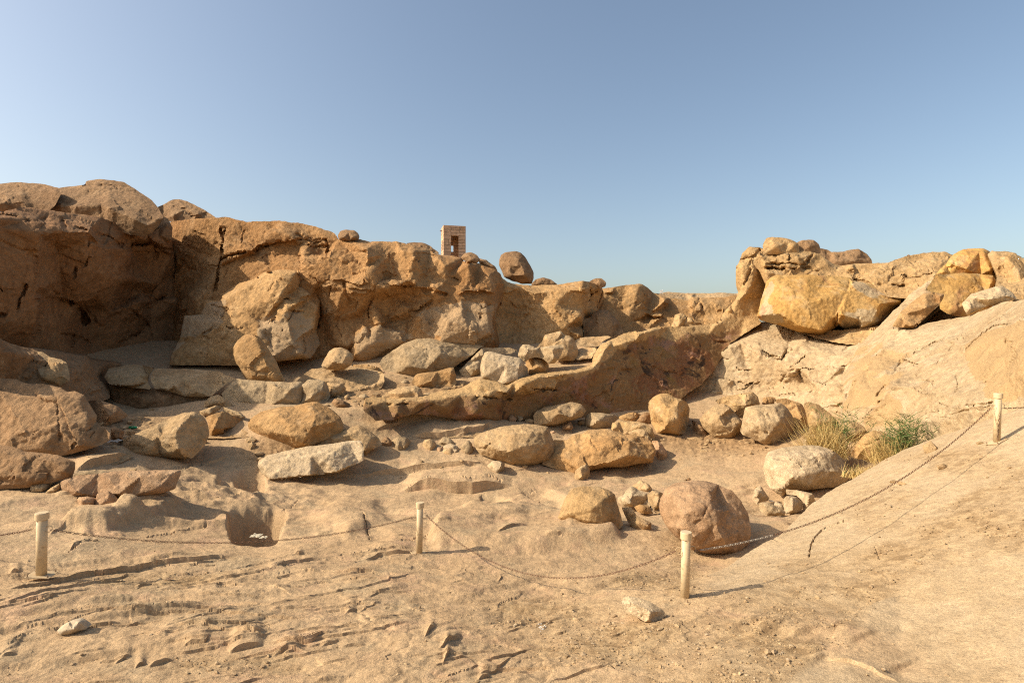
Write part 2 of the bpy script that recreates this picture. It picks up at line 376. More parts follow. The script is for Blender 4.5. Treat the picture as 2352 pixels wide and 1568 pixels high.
CRACKS = [('F3',[(865,695),(880,610),(910,560),(960,510),(1040,480),(1110,455)],.05,2.6),('F1',[(1010,575),(1200,540),(1300,510),(1420,505)],.04,2),
 ('F2',[(460,245),(600,200),(800,205),(950,205),(1100,195)],.05,1.8),('F2',[(100,150),(260,125),(400,135),(620,115)],.03,1.5),
 ('F1',[(1930,395),(2050,325)],.03,1.6),('F1',[(470,670),(560,610),(640,605)],.03,2),('F2',[(1250,235),(1330,210),(1480,240)],.03,1.4),
 ('F2',[(150,440),(175,520),(195,600)],.06,2.5),('F2',[(955,265),(1000,320),(1045,370)],.05,2.2),('A',[(1450,1310),(1700,1255),(1860,1220)],.05,2),
 ('F2',[(420,615),(520,600),(610,575)],.04,2),('F3',[(560,560),(690,610)],.02,2),('F3',[(1320,640),(1350,720)],.02,2),('F2',[(0,690),(120,685),(300,672)],.03,1.6),
 ('F1',[(2060,1270),(2180,1220)],.03,2),('C',[(0,1000),(180,1015),(330,990),(420,1000)],.05,1.6)]
PITS = [  # outline in reading px, depth, softness
 ([(528,1182),(560,1176),(625,1172),(655,1180),(640,1215),(622,1242),(560,1243),(534,1238)],.75,9),
 ([(540,1092),(560,1080),(598,1088),(608,1118),(595,1132),(556,1128)],.60,8),
 ([(1106,1130),(1138,1128),(1160,1145),(1186,1166),(1136,1168)],.22,6),
 ([(1200,1120),(1250,1118),(1300,1148),(1330,1166),(1270,1168),(1230,1150)],.24,9),
 ([(832,1190),(852,1200),(905,1235),(890,1246),(850,1244),(843,1215)],.05,14),
 ([(500,1090),(540,1085),(545,1110),(505,1112)],.25,8)]
RAISE = [([(988,1246),(1000,1200),(1020,1186),(1090,1168),(1200,1164),(1400,1180),(1420,1235),(1250,1262),(1120,1262),(1010,1256)],.26,22),
 ([(150,1215),(175,1180),(290,1165),(330,1190),(250,1225)],.22,10),([(730,1180),(800,1140),(860,1150),(880,1185),(800,1235)],.16,40),
 ([(265,1195),(300,1160),(380,1140),(420,1165),(330,1200)],.2,10)]

vs_ = np.concatenate([np.arange(2060, 1250, -2.9), np.arange(1250, 980, -2.3), np.arange(980, 868, -2.0)])
ys_ = 4.0 * F / (vs_ - CV)
ys_ = np.concatenate([np.linspace(.4, ys_[0], 10)[:-1], ys_, np.geomspace(ys_[-1] * 1.01, 90, 40)])
us_ = np.concatenate([np.linspace(-2.6, -.95, 40)[:-1], np.arange(-.93, .93, 3.0 / F), np.linspace(.95, 2.6, 40)[1:]])
GX = (us_[None] * ys_[:, None]).ravel(); GY = np.repeat(ys_, len(us_))
wob = .12 * fbm(np.stack([GX, GY, GX * 0], -1) * 1.1, 4)
GZ, SLABW = ground_base(GX, GY, wob)
PU, PV = GX / GY * F + CU, -GZ / GY * F + CV          # where the smooth surface shows: only used to place the carved features
near = (PU > -250) & (PU < 2600) & (PV > 860) & (GY > 3.4)
def sub(fn):
    out = np.zeros(len(GX)); out[near] = fn(PU[near], PV[near]); return out
seedp = np.stack([GX, GY, GZ], -1)
w1 = fbm(seedp[near] * 2.1, 4); w2 = fbm(seedp[near] * 2.1 + 40, 4)
def features(u0, v0, part):
    px = u0 + w1 * 6; py = v0 + w2 * 3.5 + .7 * fbm(seedp[near] * np.array([3., 6, 6]) + 9, 2)
    h = np.zeros(len(u0))
    for t, pl, hh, reach, wd in LEDGES if part == 1 else ():
        pl = sorted(cv(t, pl)); U = [p[0] for p in pl]; V = [p[1] for p in pl]
        m = (px > U[0] - 20) & (px < U[-1] + 20) & (py > min(V) - reach * 3 - 20) & (py < max(V) + reach * 3 + 20)
        if not m.any(): continue
        dv = np.interp(px[m], U, V) - py[m]
        L = U[-1] - U[0]; tap = smooth01((px[m] - U[0] + 8) / (L * .22 + 8)) * smooth01((U[-1] + 8 - px[m]) / (L * .22 + 8))
        q = dv if hh > 0 else -dv
        h[m] += .85 * abs(hh) * tap * smooth01(q / (wd + 3)) * np.exp(-np.clip(q, 0, None) / reach)
    for t, pl, dd, wd in CRACKS if part == 1 else ():
        d = polydist(px, py, cv(t, pl)); h -= dd * np.exp(-(d / wd) ** 2)
    for P, amp, so in ([(p, -d, s) for p, d, s in PITS] + RAISE) if part == 0 else ():
        m = (px > min(q[0] for q in P) - 60) & (px < max(q[0] for q in P) + 60) & (py > min(q[1] for q in P) - 60) & (py < max(q[1] for q in P) + 60)
        d = polydist(px[m], py[m], P + P[:1]) * np.where(inpoly(px[m], py[m], P), 1, -1)
        h[m] += amp * smooth01((d + so * .5) / so)
    return h
DZ = sub(lambda u, v: features(u, v, 0))
def blur(z, k=1):
    q = z.reshape(len(ys_), len(us_)).copy()
    for _ in range(k):
        q[1:-1] = .25 * q[:-2] + .5 * q[1:-1] + .25 * q[2:]; q[:, 1:-1] = .25 * q[:, :-2] + .5 * q[:, 1:-1] + .25 * q[:, 2:]
    return q.ravel()
DZ = blur(DZ, 3)
# mounds and hollows of the pounded floor, the fluting right of the big pit
pn = seedp[near]
mask_fl = smooth01(1.25 - np.sqrt(((PU[near] - 470) / 340) ** 2 + ((PV[near] - 1140) / 85) ** 2))
scoop = ridged(pn * np.array([.75, 1.0, .5]) + 3, 3)
mask_fg = smooth01((PV[near] - 1235) / 60)
strat_t = (pn[:, 0] * -.49 + pn[:, 1] * .87) * 2.6 + fbm(pn * .55, 4) * 2.2
saw = np.abs((strat_t % 1.0) - .12); saw = np.where((strat_t % 1.0) < .12, (strat_t % 1.0) / .12, 1 - ((strat_t % 1.0) - .12) / .88)
strata_m = smooth01((fbm(pn * .8 + 5, 3) + .1) * 2.2) * mask_fg * smooth01((1500 - PU[near]) / 500) * (1 - SLABW[near])
rough = .06 * fbm(pn * .6, 3) + .014 * fbm(pn * 3.2, 3) + .007 * fbm(pn * 11, 3)
fc, fe = facet(pn * np.array([.9, 1.3, 1.]) + .2 * fbm(pn * 2, 2)[:, None])
calm = 1 - .62 * SLABW[near]
detail = rough * calm + mask_fl * .30 * (scoop - .35) + strata_m * saw * .02 + fc * .014 * calm * mask_fg
cr = smooth01((fbm(pn * .5 + 77, 3) - .05) * 3); detail -= .008 * cr * np.exp(-(fe / .02) ** 2) * mask_fg * calm
# dirt banks under the boulders: lumpier
dirt = np.maximum(smooth01(1.3 - np.sqrt(((PU[near] - 1640) / 230) ** 2 + ((PV[near] - 1010) / 45) ** 2)),
       np.maximum(smooth01(1.3 - np.sqrt(((PU[near] - 640) / 110) ** 2 + ((PV[near] - 1040) / 40) ** 2)),
                  smooth01(1.3 - np.sqrt(((PU[near] - 960) / 300) ** 2 + ((PV[near] - 905) / 40) ** 2))))
dirt = np.maximum(dirt, .8 * smooth01(1.3 - np.sqrt(((PU[near] - 330) / 120) ** 2 + ((PV[near] - 975) / 30) ** 2)))
detail += dirt * (.05 * fbm(pn * 5, 4) + .03 * ridged(pn * 9, 2))
DZ[near] += detail
# exfoliating sheets: flat treads with crisp little risers, running along the strata
ax, ay = .90, .43
al, ac = pn[:, 0] * ax + pn[:, 1] * ay, -pn[:, 0] * ay + pn[:, 1] * ax
def sheets(fa, fx, A, st, sd, sharp=.22):
    n_ = A * fbm(np.stack([al * fa, ac * fx, al * 0 + sd], -1), 5, .55) / st
    fl = np.floor(n_); fr = n_ - fl
    return st * (fl + smooth01((fr - (1 - sharp)) / sharp)) - A * 0
m_left = mask_fg * (1 - .85 * SLABW[near])
pm = lambda sd, f_=.45: smooth01(.5 + 1.5 * fbm(np.stack([al * f_ * .5, ac * f_, al * 0 + sd], -1), 3))
DZS = np.zeros(len(GX)); DZS[near] += m_left * (pm(41.) * sheets(.10, .62, .13, .075, 3., .2) + .7 * pm(51., .7) * sheets(.35, 1.5, .06, .04, 9., .25)) + .3 * SLABW[near] * mask_fg * pm(61.) * sheets(.2, .6, .10, .05, 14.)
m_mid = smooth01((1250 - PV[near]) / 40) * smooth01((PV[near] - 930) / 50) * (1 - dirt) * (1 - SLABW[near])
DZS[near] += m_mid * (pm(71.) * sheets(.12, .4, .26, .14, 21., .25) * .8 + .5 * pm(81.) * sheets(.4, 1.2, .10, .06, 27., .3))
DZ = DZ + blur(DZS, 1)
fs = smooth01((GY - 3.4) / 1.0); GZ2 = GZ + DZ * fs
far = smooth01((GY - 40) / 20); GZ2 = GZ2 + far * .25 * fbm(seedp * .3, 3)
# crisp ledges: every riser is a pair of constrained lines in the mesh
NC, NR = len(us_), len(ys_)
WR = CV + 4.0 * F / ys_; UR = us_ * F + CU
PVG = PV.reshape(NR, NC); PUG = PU.reshape(NR, NC)
def to_plan(u, v):
    c = int(np.clip(np.searchsorted(UR, u), 1, NC - 1)); col = PVG[:, c]; k = np.where((col[:-1] >= v) & (col[1:] < v) & (ys_[:-1] > 4.2))[0]
    if not len(k): return None
    k = k[0]; t = (col[k] - v) / (col[k] - col[k + 1]); return WR[k] + (WR[k + 1] - WR[k]) * t
LN = []
def add_ledge(pts, H, reach, jit=1.6):
    pts = sorted(pts); U = np.array([p[0] for p in pts]); V = np.array([p[1] for p in pts])
    if U[-1] - U[0] < 6: return
    uu = np.arange(U[0], U[-1] + 1e-6, 2.6); vv = np.interp(uu, U, V)
    q = np.stack([uu, vv * .3, uu * 0 + len(LN) * 5.1], -1); vv = vv + jit * np.clip((V.mean() - CV) / 520, .15, 1) ** 1.5 * (1.2 * fbm(q * .025, 2) + .16 * fbm(q * .11, 2))
    tp = smooth01((uu - uu[0]) / (.3 * (uu[-1] - uu[0]) + 4)) * smooth01((uu[-1] - uu) / (.3 * (uu[-1] - uu[0]) + 4))
    sg_ = 1 if H > 0 else -1; hh = abs(H) * tp ** .6 * (.9 + .3 * fbm(q * .012 + 9, 2)); LN.append((uu, vv, np.clip(hh, 0, None), reach, sg_))
for t, pl, hh, reach, wd in LEDGES: add_ledge(cv(t, pl), hh * .85, reach)
lr = random.Random(21)
def grow(n, box, Lr, Hr, reach, ang=25.5):
    for _ in range(n):
        u, v = lr.uniform(box[0], box[2]), lr.uniform(box[1], box[3]); w = to_plan(u, v)
        if w is None: continue
        y = 4 * F / (w - CV); x = (u - CU) / F * y; th = math.radians(ang + lr.gauss(0, 9)); L = lr.uniform(*Lr) * y / 8; k_ = max(4, int(L / (.16 * y / 8))); P = []
        for j in range(k_):
            P.append((x, y)); th += lr.gauss(0, .10); x += math.cos(th) * L / k_; y += math.sin(th) * L / k_
        X = np.array(P); z, sw = ground_base(X[:, 0], X[:, 1])
        if sw.mean() > .3: continue
        add_ledge([(float(a_ / b_ * F + CU), float(-c_ / b_ * F + CV)) for (a_, b_), c_ in zip(P, z)], lr.uniform(*Hr), reach)
grow(70, (-60, 1290, 1300, 1600), (.35, 1.7), (.010, .032), 18)
grow(34, (-60, 1290, 700, 1480), (.8, 2.6), (.015, .04), 20)
grow(30, (700, 1290, 1560, 1600), (.25, .8), (.012, .035), 14, 10)
grow(46, (100, 1060, 1250, 1260), (.25, .9), (.02, .06), 14, 12)
grow(26, (1050, 1010, 1800, 1120), (.2, .6), (.015, .04), 10, 5)
def ledge_h(px, py):
    h = np.zeros(len(px))
    for uu, vv, hh, reach, sg_ in LN:
        m = (px >= uu[0]) & (px <= uu[-1]) & (py < vv.max() + (2 if sg_ > 0 else reach * 4)) & (py > vv.min() - (reach * 4 if sg_ > 0 else 2))
        if not m.any(): continue
        q = sg_ * (np.interp(px[m], uu, vv) - py[m]); hx = np.interp(px[m], uu, hh)
        h[m] += np.where(q > 0, hx * np.exp(-np.clip(q, 0, None) / reach), 0)
    return h
LH = np.zeros(len(GX)); LH[near] = ledge_h(PU[near], PV[near]); GZ2 = GZ2 + LH * fs
GCO = np.stack([GX, GY, GZ2], -1)
# plan-space points: the grid, thinned round the lines, plus the lines
kill = np.zeros(len(GX), bool); lp = []; le = []; lpx = []; lpy = []; ldep = []
for uu, vv, hh, reach, sg_ in LN:
    for off in ((-.35, 1.0) if sg_ > 0 else (.35, -1.0)):
        prev = None
        for a_, b_ in zip(uu, vv):
            w = to_plan(a_, b_ + off)
            if w is None: prev = None; continue
            lp.append((a_, w)); lpx.append(a_); lpy.append(b_ + off); ldep.append(0.)
            if prev is not None: le.append((prev, len(lp) - 1))
            prev = len(lp) - 1
for t, pl, dd, wd in CRACKS:
    pl = cv(t, pl); prev = None
    for (a0, b0), (a1, b1) in zip(pl[:-1], pl[1:]):
        n_ = max(2, int(math.hypot(a1 - a0, b1 - b0) / 2.6))
        for j in range(n_):
            a_, b_ = a0 + (a1 - a0) * j / n_, b0 + (b1 - b0) * j / n_; a_ += 1.2 * lr.gauss(0, .5); b_ += .8 * lr.gauss(0, .5); w = to_plan(a_, b_)
            if w is None: prev = None; continue
            lp.append((a_, w)); lpx.append(a_); lpy.append(b_); ldep.append(dd)
            if prev is not None: le.append((prev, len(lp) - 1))
            prev = len(lp) - 1
lp = np.array(lp); GA = np.tile(UR, NR); GW = np.repeat(WR, NC)
ci = np.clip(np.searchsorted(UR, lp[:, 0]), 1, NC - 1); ri = np.clip(np.searchsorted(-WR, -lp[:, 1]), 1, NR - 1)
for dc in (-1, 0):
    for drr in (-1, 0):
        g_i = (ri + drr) * NC + ci + dc; kill[g_i[(np.abs(GA[g_i] - lp[:, 0]) < 1.6) & (np.abs(GW[g_i] - lp[:, 1]) < 1.6)]] = True
keep = np.where(~kill)[0]
allp = np.concatenate([np.stack([GA[keep], GW[keep]], -1), lp]); nk = len(keep)
rr = delaunay_2d_cdt([Vector(p) for p in allp.tolist()], [(a_ + nk, b_ + nk) for a_, b_ in le], [], 0, 1e-4)
pv = np.array([tuple(p) for p in rr[0]]); tri = np.array([f_ for f_ in rr[2] if len(f_) == 3], np.int32)
ys2 = 4 * F / (pv[:, 1] - CV); xs2 = (pv[:, 0] - CU) / F * ys2
base2 = (GZ2 - LH * fs).reshape(NR, NC)
rf = np.interp(-pv[:, 1], -WR, np.arange(NR)); cf = np.interp(pv[:, 0], UR, np.arange(NC)); r0 = np.clip(rf.astype(int), 0, NR - 2); c0 = np.clip(cf.astype(int), 0, NC - 2); fr_, fc_2 = rf - r0, cf - c0
def bil(A): return (A[r0, c0] * (1 - fr_) + A[r0 + 1, c0] * fr_) * (1 - fc_2) + (A[r0, c0 + 1] * (1 - fr_) + A[r0 + 1, c0 + 1] * fr_) * fc_2
z2 = bil(base2); ppx = bil(PUG); ppy = bil(PVG); dep2 = np.zeros(len(pv))
for k, o in enumerate(rr[3]):
    if o and o[0] >= nk: ppx[k] = lpx[o[0] - nk]; ppy[k] = lpy[o[0] - nk]; dep2[k] = ldep[o[0] - nk]
inview = (ppy > 870) & (ppy < 1640) & (ppx > -240) & (ppx < 2590) & (ys2 > 3.6) & (ys2 < 45)
lh2 = np.zeros(len(pv)); lh2[inview] = ledge_h(ppx[inview], ppy[inview]); z2 = z2 + lh2 - dep2
gm = mesh_np('ground', np.stack([xs2, ys2, z2], -1), tri[:, ::-1].copy())
if np.mean([p.normal.z for p in list(gm.polygons)[:50]]) < 0: gm.flip_normals()
gm.set_sharp_from_angle(angle=math.radians(38))
ma = gm.color_attributes.new('mask', 'FLOAT_COLOR', 'POINT')
grav = np.zeros(len(GX)); dr = np.zeros(len(GX)); dr[near] = dirt
gu, gv = PU[near], PV[near]
gp = [((1480,1330),(110,35)),((1560,1330),(60,60)),((1720,1440),(190,95)),((1620,1500),(60,90)),((1850,1330),(120,60)),((2050,1170),(120,60)),((2200,1060),(140,40)),((1400,1470),(260,60)),((1560,1250),(60,30)),((1250,1400),(200,60)),((300,1330),(300,25)),((560,1520),(200,30))]
g_ = np.zeros(len(gu))
for (a, b), (c, d) in gp: g_ = np.maximum(g_, smooth01(1.25 - np.sqrt(((gu - a) / c) ** 2 + ((gv - b) / d) ** 2)))
PG = [(1600,1400),(1700,1345),(1850,1330),(2000,1260),(2120,1180),(2352,1060),(2420,1240),(2352,1272),(2240,1290),(2068,1360),(2010,1395),(1985,1440),(1904,1480),(1880,1515),(1780,1590),(1480,1590),(1470,1450)]
m_ = inpoly(gu, gv, PG); dpg = polydist(gu, gv, PG + PG[:1]) * np.where(m_, 1, -1); g_ = np.maximum(g_, .85 * smooth01(dpg / 26 + .35))
PS = [(1904,1482),(1985,1442),(2012,1397),(2068,1362),(2240,1292),(2352,1274),(2500,1240),(2500,1620),(2060,1620),(2000,1520),(1960,1500)]
g_ = g_ * (1 - inpoly(gu, gv, PS))
g_ = np.clip(g_ * (.8 + .8 * fbm(pn * 1.3 + 8, 4)), 0, 1); grav[near] = g_
# the pale granite slab: bare where no gravel lies
sl_ = SLABW.copy()
edge_far = np.zeros(len(GX)); edge_far[near] = smooth01(((gu - 1570) + (gv - 1400) * -.2 + 60 * fbm(pn * .8, 3)) / 120)
sl_ = sl_ * np.where(near, np.maximum(edge_far, 0), 1)
colr = np.stack([bil(q_.reshape(NR, NC)) for q_ in (sl_, grav, dr, np.zeros(len(GX)))], -1).astype(np.float32)
ma.data.foreach_set('color', colr.ravel())

def ground_mat():
    t = NT('quarry_ground_rock'); vec = t.n('ShaderNodeTexCoord').outputs['Object']
    at = t.n('ShaderNodeAttribute', attribute_name='mask'); sp = t.n('ShaderNodeSeparateColor'); t.l(at.outputs['Color'], sp.inputs[0])
    slab, gravel, dirt_ = sp.outputs[0], sp.outputs[1], sp.outputs[2]
    n1 = t.noise(vec, .33, 7, .62, .5); n2 = t.noise(vec, 1.4, 9, .68, .7); n3 = t.noise(vec, 5.5, 8, .7)
    rock = t.mix(t.ramp(n1, .36, .62), (.465, .32, .178, 1), (.405, .272, .148, 1))
    rock = t.mix(t.ramp(n2, .5, .68, 0, .75), rock, (.46, .29, .17, 1))
    rock = t.mix(t.ramp(t.noise(vec, .9, 8, .7), .5, .66, 0, .7), rock, (.36, .265, .155, 1))
    rock = t.mix(t.ramp(t.noise(vec, 2.4, 9, .72), .54, .68, 0, .6), rock, (.31, .20, .105, 1))
    sl = t.mix(t.ramp(n2, .4, .65), (.455, .335, .20, 1), (.42, .30, .17, 1))
    sl = t.mix(t.ramp(n1, .5, .7, 0, .5), sl, (.40, .27, .14, 1))
    gr = t.mix(t.ramp(n3, .4, .6), (.29, .185, .09, 1), (.40, .275, .145, 1))
    di = t.mix(t.ramp(n3, .4, .62), (.25, .145, .065, 1), (.32, .20, .095, 1))
    col = t.mix(slab, rock, sl); col = t.mix(t.math('MULTIPLY', gravel, .95), col, gr); col = t.mix(t.math('MULTIPLY', dirt_, .85), col, di)
    col = t.mix(1.0, col, t.grey(t.ramp(n3, .3, .7, .84, 1.12)), 'MULTIPLY')
    g1 = t.noise(vec, 38, 3, .8); g2 = t.noise(vec, 90, 2, .7)
    col = t.mix(1.0, col, t.grey(t.ramp(g1, .3, .7, .82, 1.15)), 'MULTIPLY')
    col = t.mix(1.0, col, t.grey(t.ramp(g2, .3, .6, .86, 1.08)), 'MULTIPLY')
    col = t.mix(t.ramp(t.noise(vec, 14, 6, .8), .58, .66, 0, .6), col, (.22, .135, .07, 1))
    col = t.mix(t.ramp(t.noise(vec, 4.2, 9, .78), .57, .66, 0, .5), col, (.25, .16, .085, 1))
    t.l(col, t.b.inputs['Base Color'])
    prev = None
    for sc, de, st, di_ in ((3.2, 10, .6, .08), (13, 7, .65, .026), (42, 4, .5, .010), (100, 2, .3, .005)):
        b = t.n('ShaderNodeBump'); b.inputs['Strength'].default_value = st; b.inputs['Distance'].default_value = di_
        t.l(t.noise(vec, sc, de, .7), b.inputs['Height'])
        if prev: t.l(prev.outputs[0], b.inputs['Normal'])
        prev = b
    t.l(prev.outputs[0], t.b.inputs['Normal'])
    return t.m
M['ground'] = ground_mat()
g_ob = link('ground', gm, M['ground']); tag(g_ob, 'bare sunlit granite ground with thin ledges and quarry hollows', kind='structure')
# the desert round the quarry, out to the horizon
dm = MB(); R = 2500
dm.add([(-R, -R, -7.5), (R, -R, -7.5), (R, R, -7.5), (-R, R, -7.5)], [(0, 1, 2, 3)])
tag(link('terrain', dm.mesh('terrain'), M['ground']), 'flat desert land reaching out to the horizon', kind='structure')
# ------------------------------------------------------------------ rocks: traced rim, modelled faces, real thickness
RND = random.Random(5)
def resample(loop, step, jit, seed):
    out = []
    for k in range(len(loop)):
        a, b = loop[k], loop[(k + 1) % len(loop)]
        L = math.hypot(b[0] - a[0], b[1] - a[1]); n = max(1, int(round(L / step)))
        for q in range(n):
            t = q / n; out.append((a[0] + (b[0] - a[0]) * t, a[1] + (b[1] - a[1]) * t, 1 / (1 / a[2] + (1 / b[2] - 1 / a[2]) * t)))
    o = np.array(out)
    # round the traced corners a little, then roughen
    for _ in range(1): o[:, :2] = .6 * o[:, :2] + .2 * (np.roll(o[:, :2], 1, 0) + np.roll(o[:, :2], -1, 0))
    if jit:
        p = np.stack([o[:, 0], o[:, 1], np.full(len(o), seed * 3.7)], -1)
        for c in (0, 1):
            o[:, c] += jit * (fbm(p * .035 + 7 * c, 3) + .6 * fbm(p * .14 + 3 * c, 2))
    return o
def bary_interp(pts, tv, tt, w):
    """piecewise-linear over coarse triangles, clamped outside"""
    n = len(pts); best = np.full(n, -9e9); val = np.zeros(n)
    for (i, j, k) in tt:
        a, b, c = tv[i], tv[j], tv[k]
        det = (b[1] - c[1]) * (a[0] - c[0]) + (c[0] - b[0]) * (a[1] - c[1])
        if abs(det) < 1e-6: continue
        l0 = ((b[1] - c[1]) * (pts[:, 0] - c[0]) + (c[0] - b[0]) * (pts[:, 1] - c[1])) / det
        l1 = ((c[1] - a[1]) * (pts[:, 0] - c[0]) + (a[0] - c[0]) * (pts[:, 1] - c[1])) / det
        l2 = 1 - l0 - l1; m = np.minimum(np.minimum(l0, l1), l2)
        up = m > best
        if not up.any(): continue
        q0, q1, q2 = np.clip(l0, 0, 1), np.clip(l1, 0, 1), np.clip(l2, 0, 1); s = q0 + q1 + q2
        val = np.where(up, (q0 * w[i] + q1 * w[j] + q2 * w[k]) / s, val); best = np.where(up, m, best)
    return val
def vnormals(co, tri):
    fn = np.cross(co[tri[:, 1]] - co[tri[:, 0]], co[tri[:, 2]] - co[tri[:, 0]])
    n = np.zeros_like(co)
    for k in range(3):
        for c in range(3): n[:, c] += np.bincount(tri[:, k], fn[:, c], len(co))
    return n / (np.linalg.norm(n, axis=1)[:, None] + 1e-12)

def relief(name, outline, inner, mat, creases=(), res=4., rnd=2, jit=1.5, amp=1., L=None, back='bulge', thick=.6, cracks=(), steps=(), faceted=1., parent=None, fine=1., dom=0., zones=(), auto=None):
    seed = RND.random() * 50
    # keep the loop clean: drop repeated points
    loop = [p for k, p in enumerate(outline) if math.hypot(p[0] - outline[k - 1][0], p[1] - outline[k - 1][1]) > .7]
    cin = [Vector(p[:2]) for p in loop] + [Vector(p[:2]) for p in inner]
    wv = [1 / p[2] for p in loop] + [1 / p[2] for p in inner]
    nl = len(loop)
    r = delaunay_2d_cdt(cin, [tuple(c) for c in creases], [list(range(nl))], 1, 1e-4)
    tv = [tuple(p) for p in r[0]]; tt = []
    for f_ in r[2]:
        for k in range(1, len(f_) - 1): tt.append((f_[0], f_[k], f_[k + 1]))
    w = []
    src = np.array([p[:2] for p in loop] + [p[:2] for p in inner]); wv = np.array(wv)
    for k, o in enumerate(r[3]):
        if o: w.append(wv[o[0]])
        else:
            d = 1 / (((src - np.array(tv[k])) ** 2).sum(1) + 1e-3); w.append((d * wv).sum() / d.sum())
    ymean = 1 / wv.mean(); s_px = ymean / F
    us = [p[0] for p in loop]; vv = [p[1] for p in loop]; wpx, hpx = max(us) - min(us), max(vv) - min(vv)
    if L is None: L = min(wpx, hpx * 1.3) * s_px
    rim = resample(loop, res, jit, seed); nr_ = len(rim)
    gx, gy = np.meshgrid(np.arange(min(us), max(us), res), np.arange(min(vv), max(vv), res * .87))
    gx = gx + (np.arange(gx.shape[0])[:, None] % 2) * res * .5
    q = np.stack([gx.ravel(), gy.ravel()], -1); rs = np.random.RandomState(int(seed * 1000)); q = q + rs.uniform(-.22, .22, q.shape) * res
    rl = [tuple(p) for p in rim[:, :2]]
    q = q[inpoly(q[:, 0], q[:, 1], rl)]; dist = polydist(q[:, 0], q[:, 1], rl + rl[:1]); q = q[dist > res * .55]
    allp = np.concatenate([rim[:, :2], q])
    r2 = delaunay_2d_cdt([Vector(p) for p in allp.tolist()], [], [list(range(nr_))], 1, 1e-4)
    fv = np.array([tuple(p) for p in r2[0]]); tri = np.array([f_ for f_ in r2[2] if len(f_) == 3], np.int32)
    isrim = np.array([(not o) or min(o) < nr_ for o in r2[3]])
    rimid = {}
    for k, o in enumerate(r2[3]):
        for i in o:
            if i < nr_: rimid[i] = k
    ww = bary_interp(fv, tv, tt, np.array(w))
    # soften creases
    ed = np.concatenate([tri[:, [0, 1]], tri[:, [1, 2]], tri[:, [2, 0]]]); n = len(fv)
    for _ in range(rnd):
        acc = np.bincount(ed[:, 0], ww[ed[:, 1]], n) + np.bincount(ed[:, 1], ww[ed[:, 0]], n); cnt = np.bincount(ed[:, 0], minlength=n) + np.bincount(ed[:, 1], minlength=n)
        sm = acc / np.maximum(cnt, 1); ww = np.where(isrim, ww, .45 * ww + .55 * sm)
    yy = 1 / ww
    drim = polydist(fv[:, 0], fv[:, 1], rl + rl[:1])
    if dom: yy = yy - dom * L * np.sqrt(np.clip(1 - (1 - np.clip(drim / (.42 * min(wpx, hpx)), 0, 1)) ** 2, 0, 1))
    for pl, d_, reach in steps:
        jx = fv[:, 0] + 3. * fbm(np.stack([fv[:, 0], fv[:, 1], fv[:, 0] * 0 + seed + 2], -1) * .05, 3); jy = fv[:, 1] + 3. * fbm(np.stack([fv[:, 0], fv[:, 1], fv[:, 0] * 0 + seed + 6], -1) * .05, 3)
        best = np.full(len(jx), 9e9); sd = np.zeros(len(jx)); tt_ = np.zeros(len(jx)); acc_ = 0; tot = sum(math.hypot(q1[0] - q0[0], q1[1] - q0[1]) for q0, q1 in zip(pl[:-1], pl[1:]))
        for (a0, b0), (a1, b1) in zip(pl[:-1], pl[1:]):
            du, dv = a1 - a0, b1 - b0; ll = math.hypot(du, dv); t_ = np.clip(((jx - a0) * du + (jy - b0) * dv) / (ll * ll), 0, 1); dq = np.hypot(jx - a0 - t_ * du, jy - b0 - t_ * dv); nn = dq < best
            best = np.where(nn, dq, best); sd = np.where(nn, du * (jy - b0) - dv * (jx - a0), sd); tt_ = np.where(nn, (acc_ + t_ * ll) / tot, tt_); acc_ += ll
        yy = yy - d_ * (sd > 0) * np.exp(-best / reach) * smooth01(tt_ * 5) * smooth01((1 - tt_) * 5)
    cracks = list(cracks)
    if auto:
        n_, a0_, spread_, (l0_, l1_), dd_, ww_ = auto; rq = random.Random(int(seed * 977)); cand = fv[~isrim]
        for _ in range(n_):
            cu, cv_ = cand[rq.randrange(len(cand))]; th = math.radians(a0_ + rq.gauss(0, spread_)); L_ = rq.uniform(l0_, l1_); pl = []
            for j in range(7): pl.append((cu, cv_)); th += rq.gauss(0, .22); cu += math.cos(th) * L_ / 6; cv_ -= math.sin(th) * L_ / 6
            cracks.append((pl, dd_ * rq.uniform(.5, 1.2), ww_ * rq.uniform(.7, 1.2)))
    for pl, d_, wd in cracks:
        jx = fv[:, 0] + 3.2 * fbm(np.stack([fv[:, 0], fv[:, 1], fv[:, 0] * 0 + seed], -1) * .06, 3); jy = fv[:, 1] + 3.2 * fbm(np.stack([fv[:, 0], fv[:, 1], fv[:, 0] * 0 + seed + 9], -1) * .06, 3)
        yy = yy + d_ * np.exp(-(polydist(jx, jy, pl) / wd) ** 2) * smooth01(.75 + 1.6 * fbm(np.stack([fv[:, 0], fv[:, 1], fv[:, 0] * 0 + seed + 3], -1) * .03, 2))
    co = P3(fv[:, 0], fv[:, 1], yy)
    nrm = vnormals(co, tri)
    if (nrm * co).sum() > 0: tri = tri[:, ::-1].copy(); nrm = -nrm
    p = co + seed * 3
    fade = .15 + .85 * smooth01(drim / max(res * 2.2, .12 * min(wpx, hpx)))
    wp = p + .12 * L * np.stack([fbm(p * 1.6 / L + 5, 2), fbm(p * 1.6 / L + 15, 2), fbm(p * 1.6 / L + 25, 2)], -1)
    f1, e1 = facet(wp * (1.9 / L)); f2, e2 = facet(wp * (5.1 / L) + 7)
    d = amp * (.035 * L * fbm(p * (1.1 / L), 3) + faceted * (.075 * L * f1 + .02 * L * f2 * smooth01(fbm(p * .9 / L + 3, 2) * 2 + .5)) + .012 * L * fbm(p * (9 / L), 3))
    d = d + fine * (min(.028, .018 * L) * fbm(p * 6, 3) + min(.012, .009 * L) * ridged(p * 16, 2) * (ymean < 26))
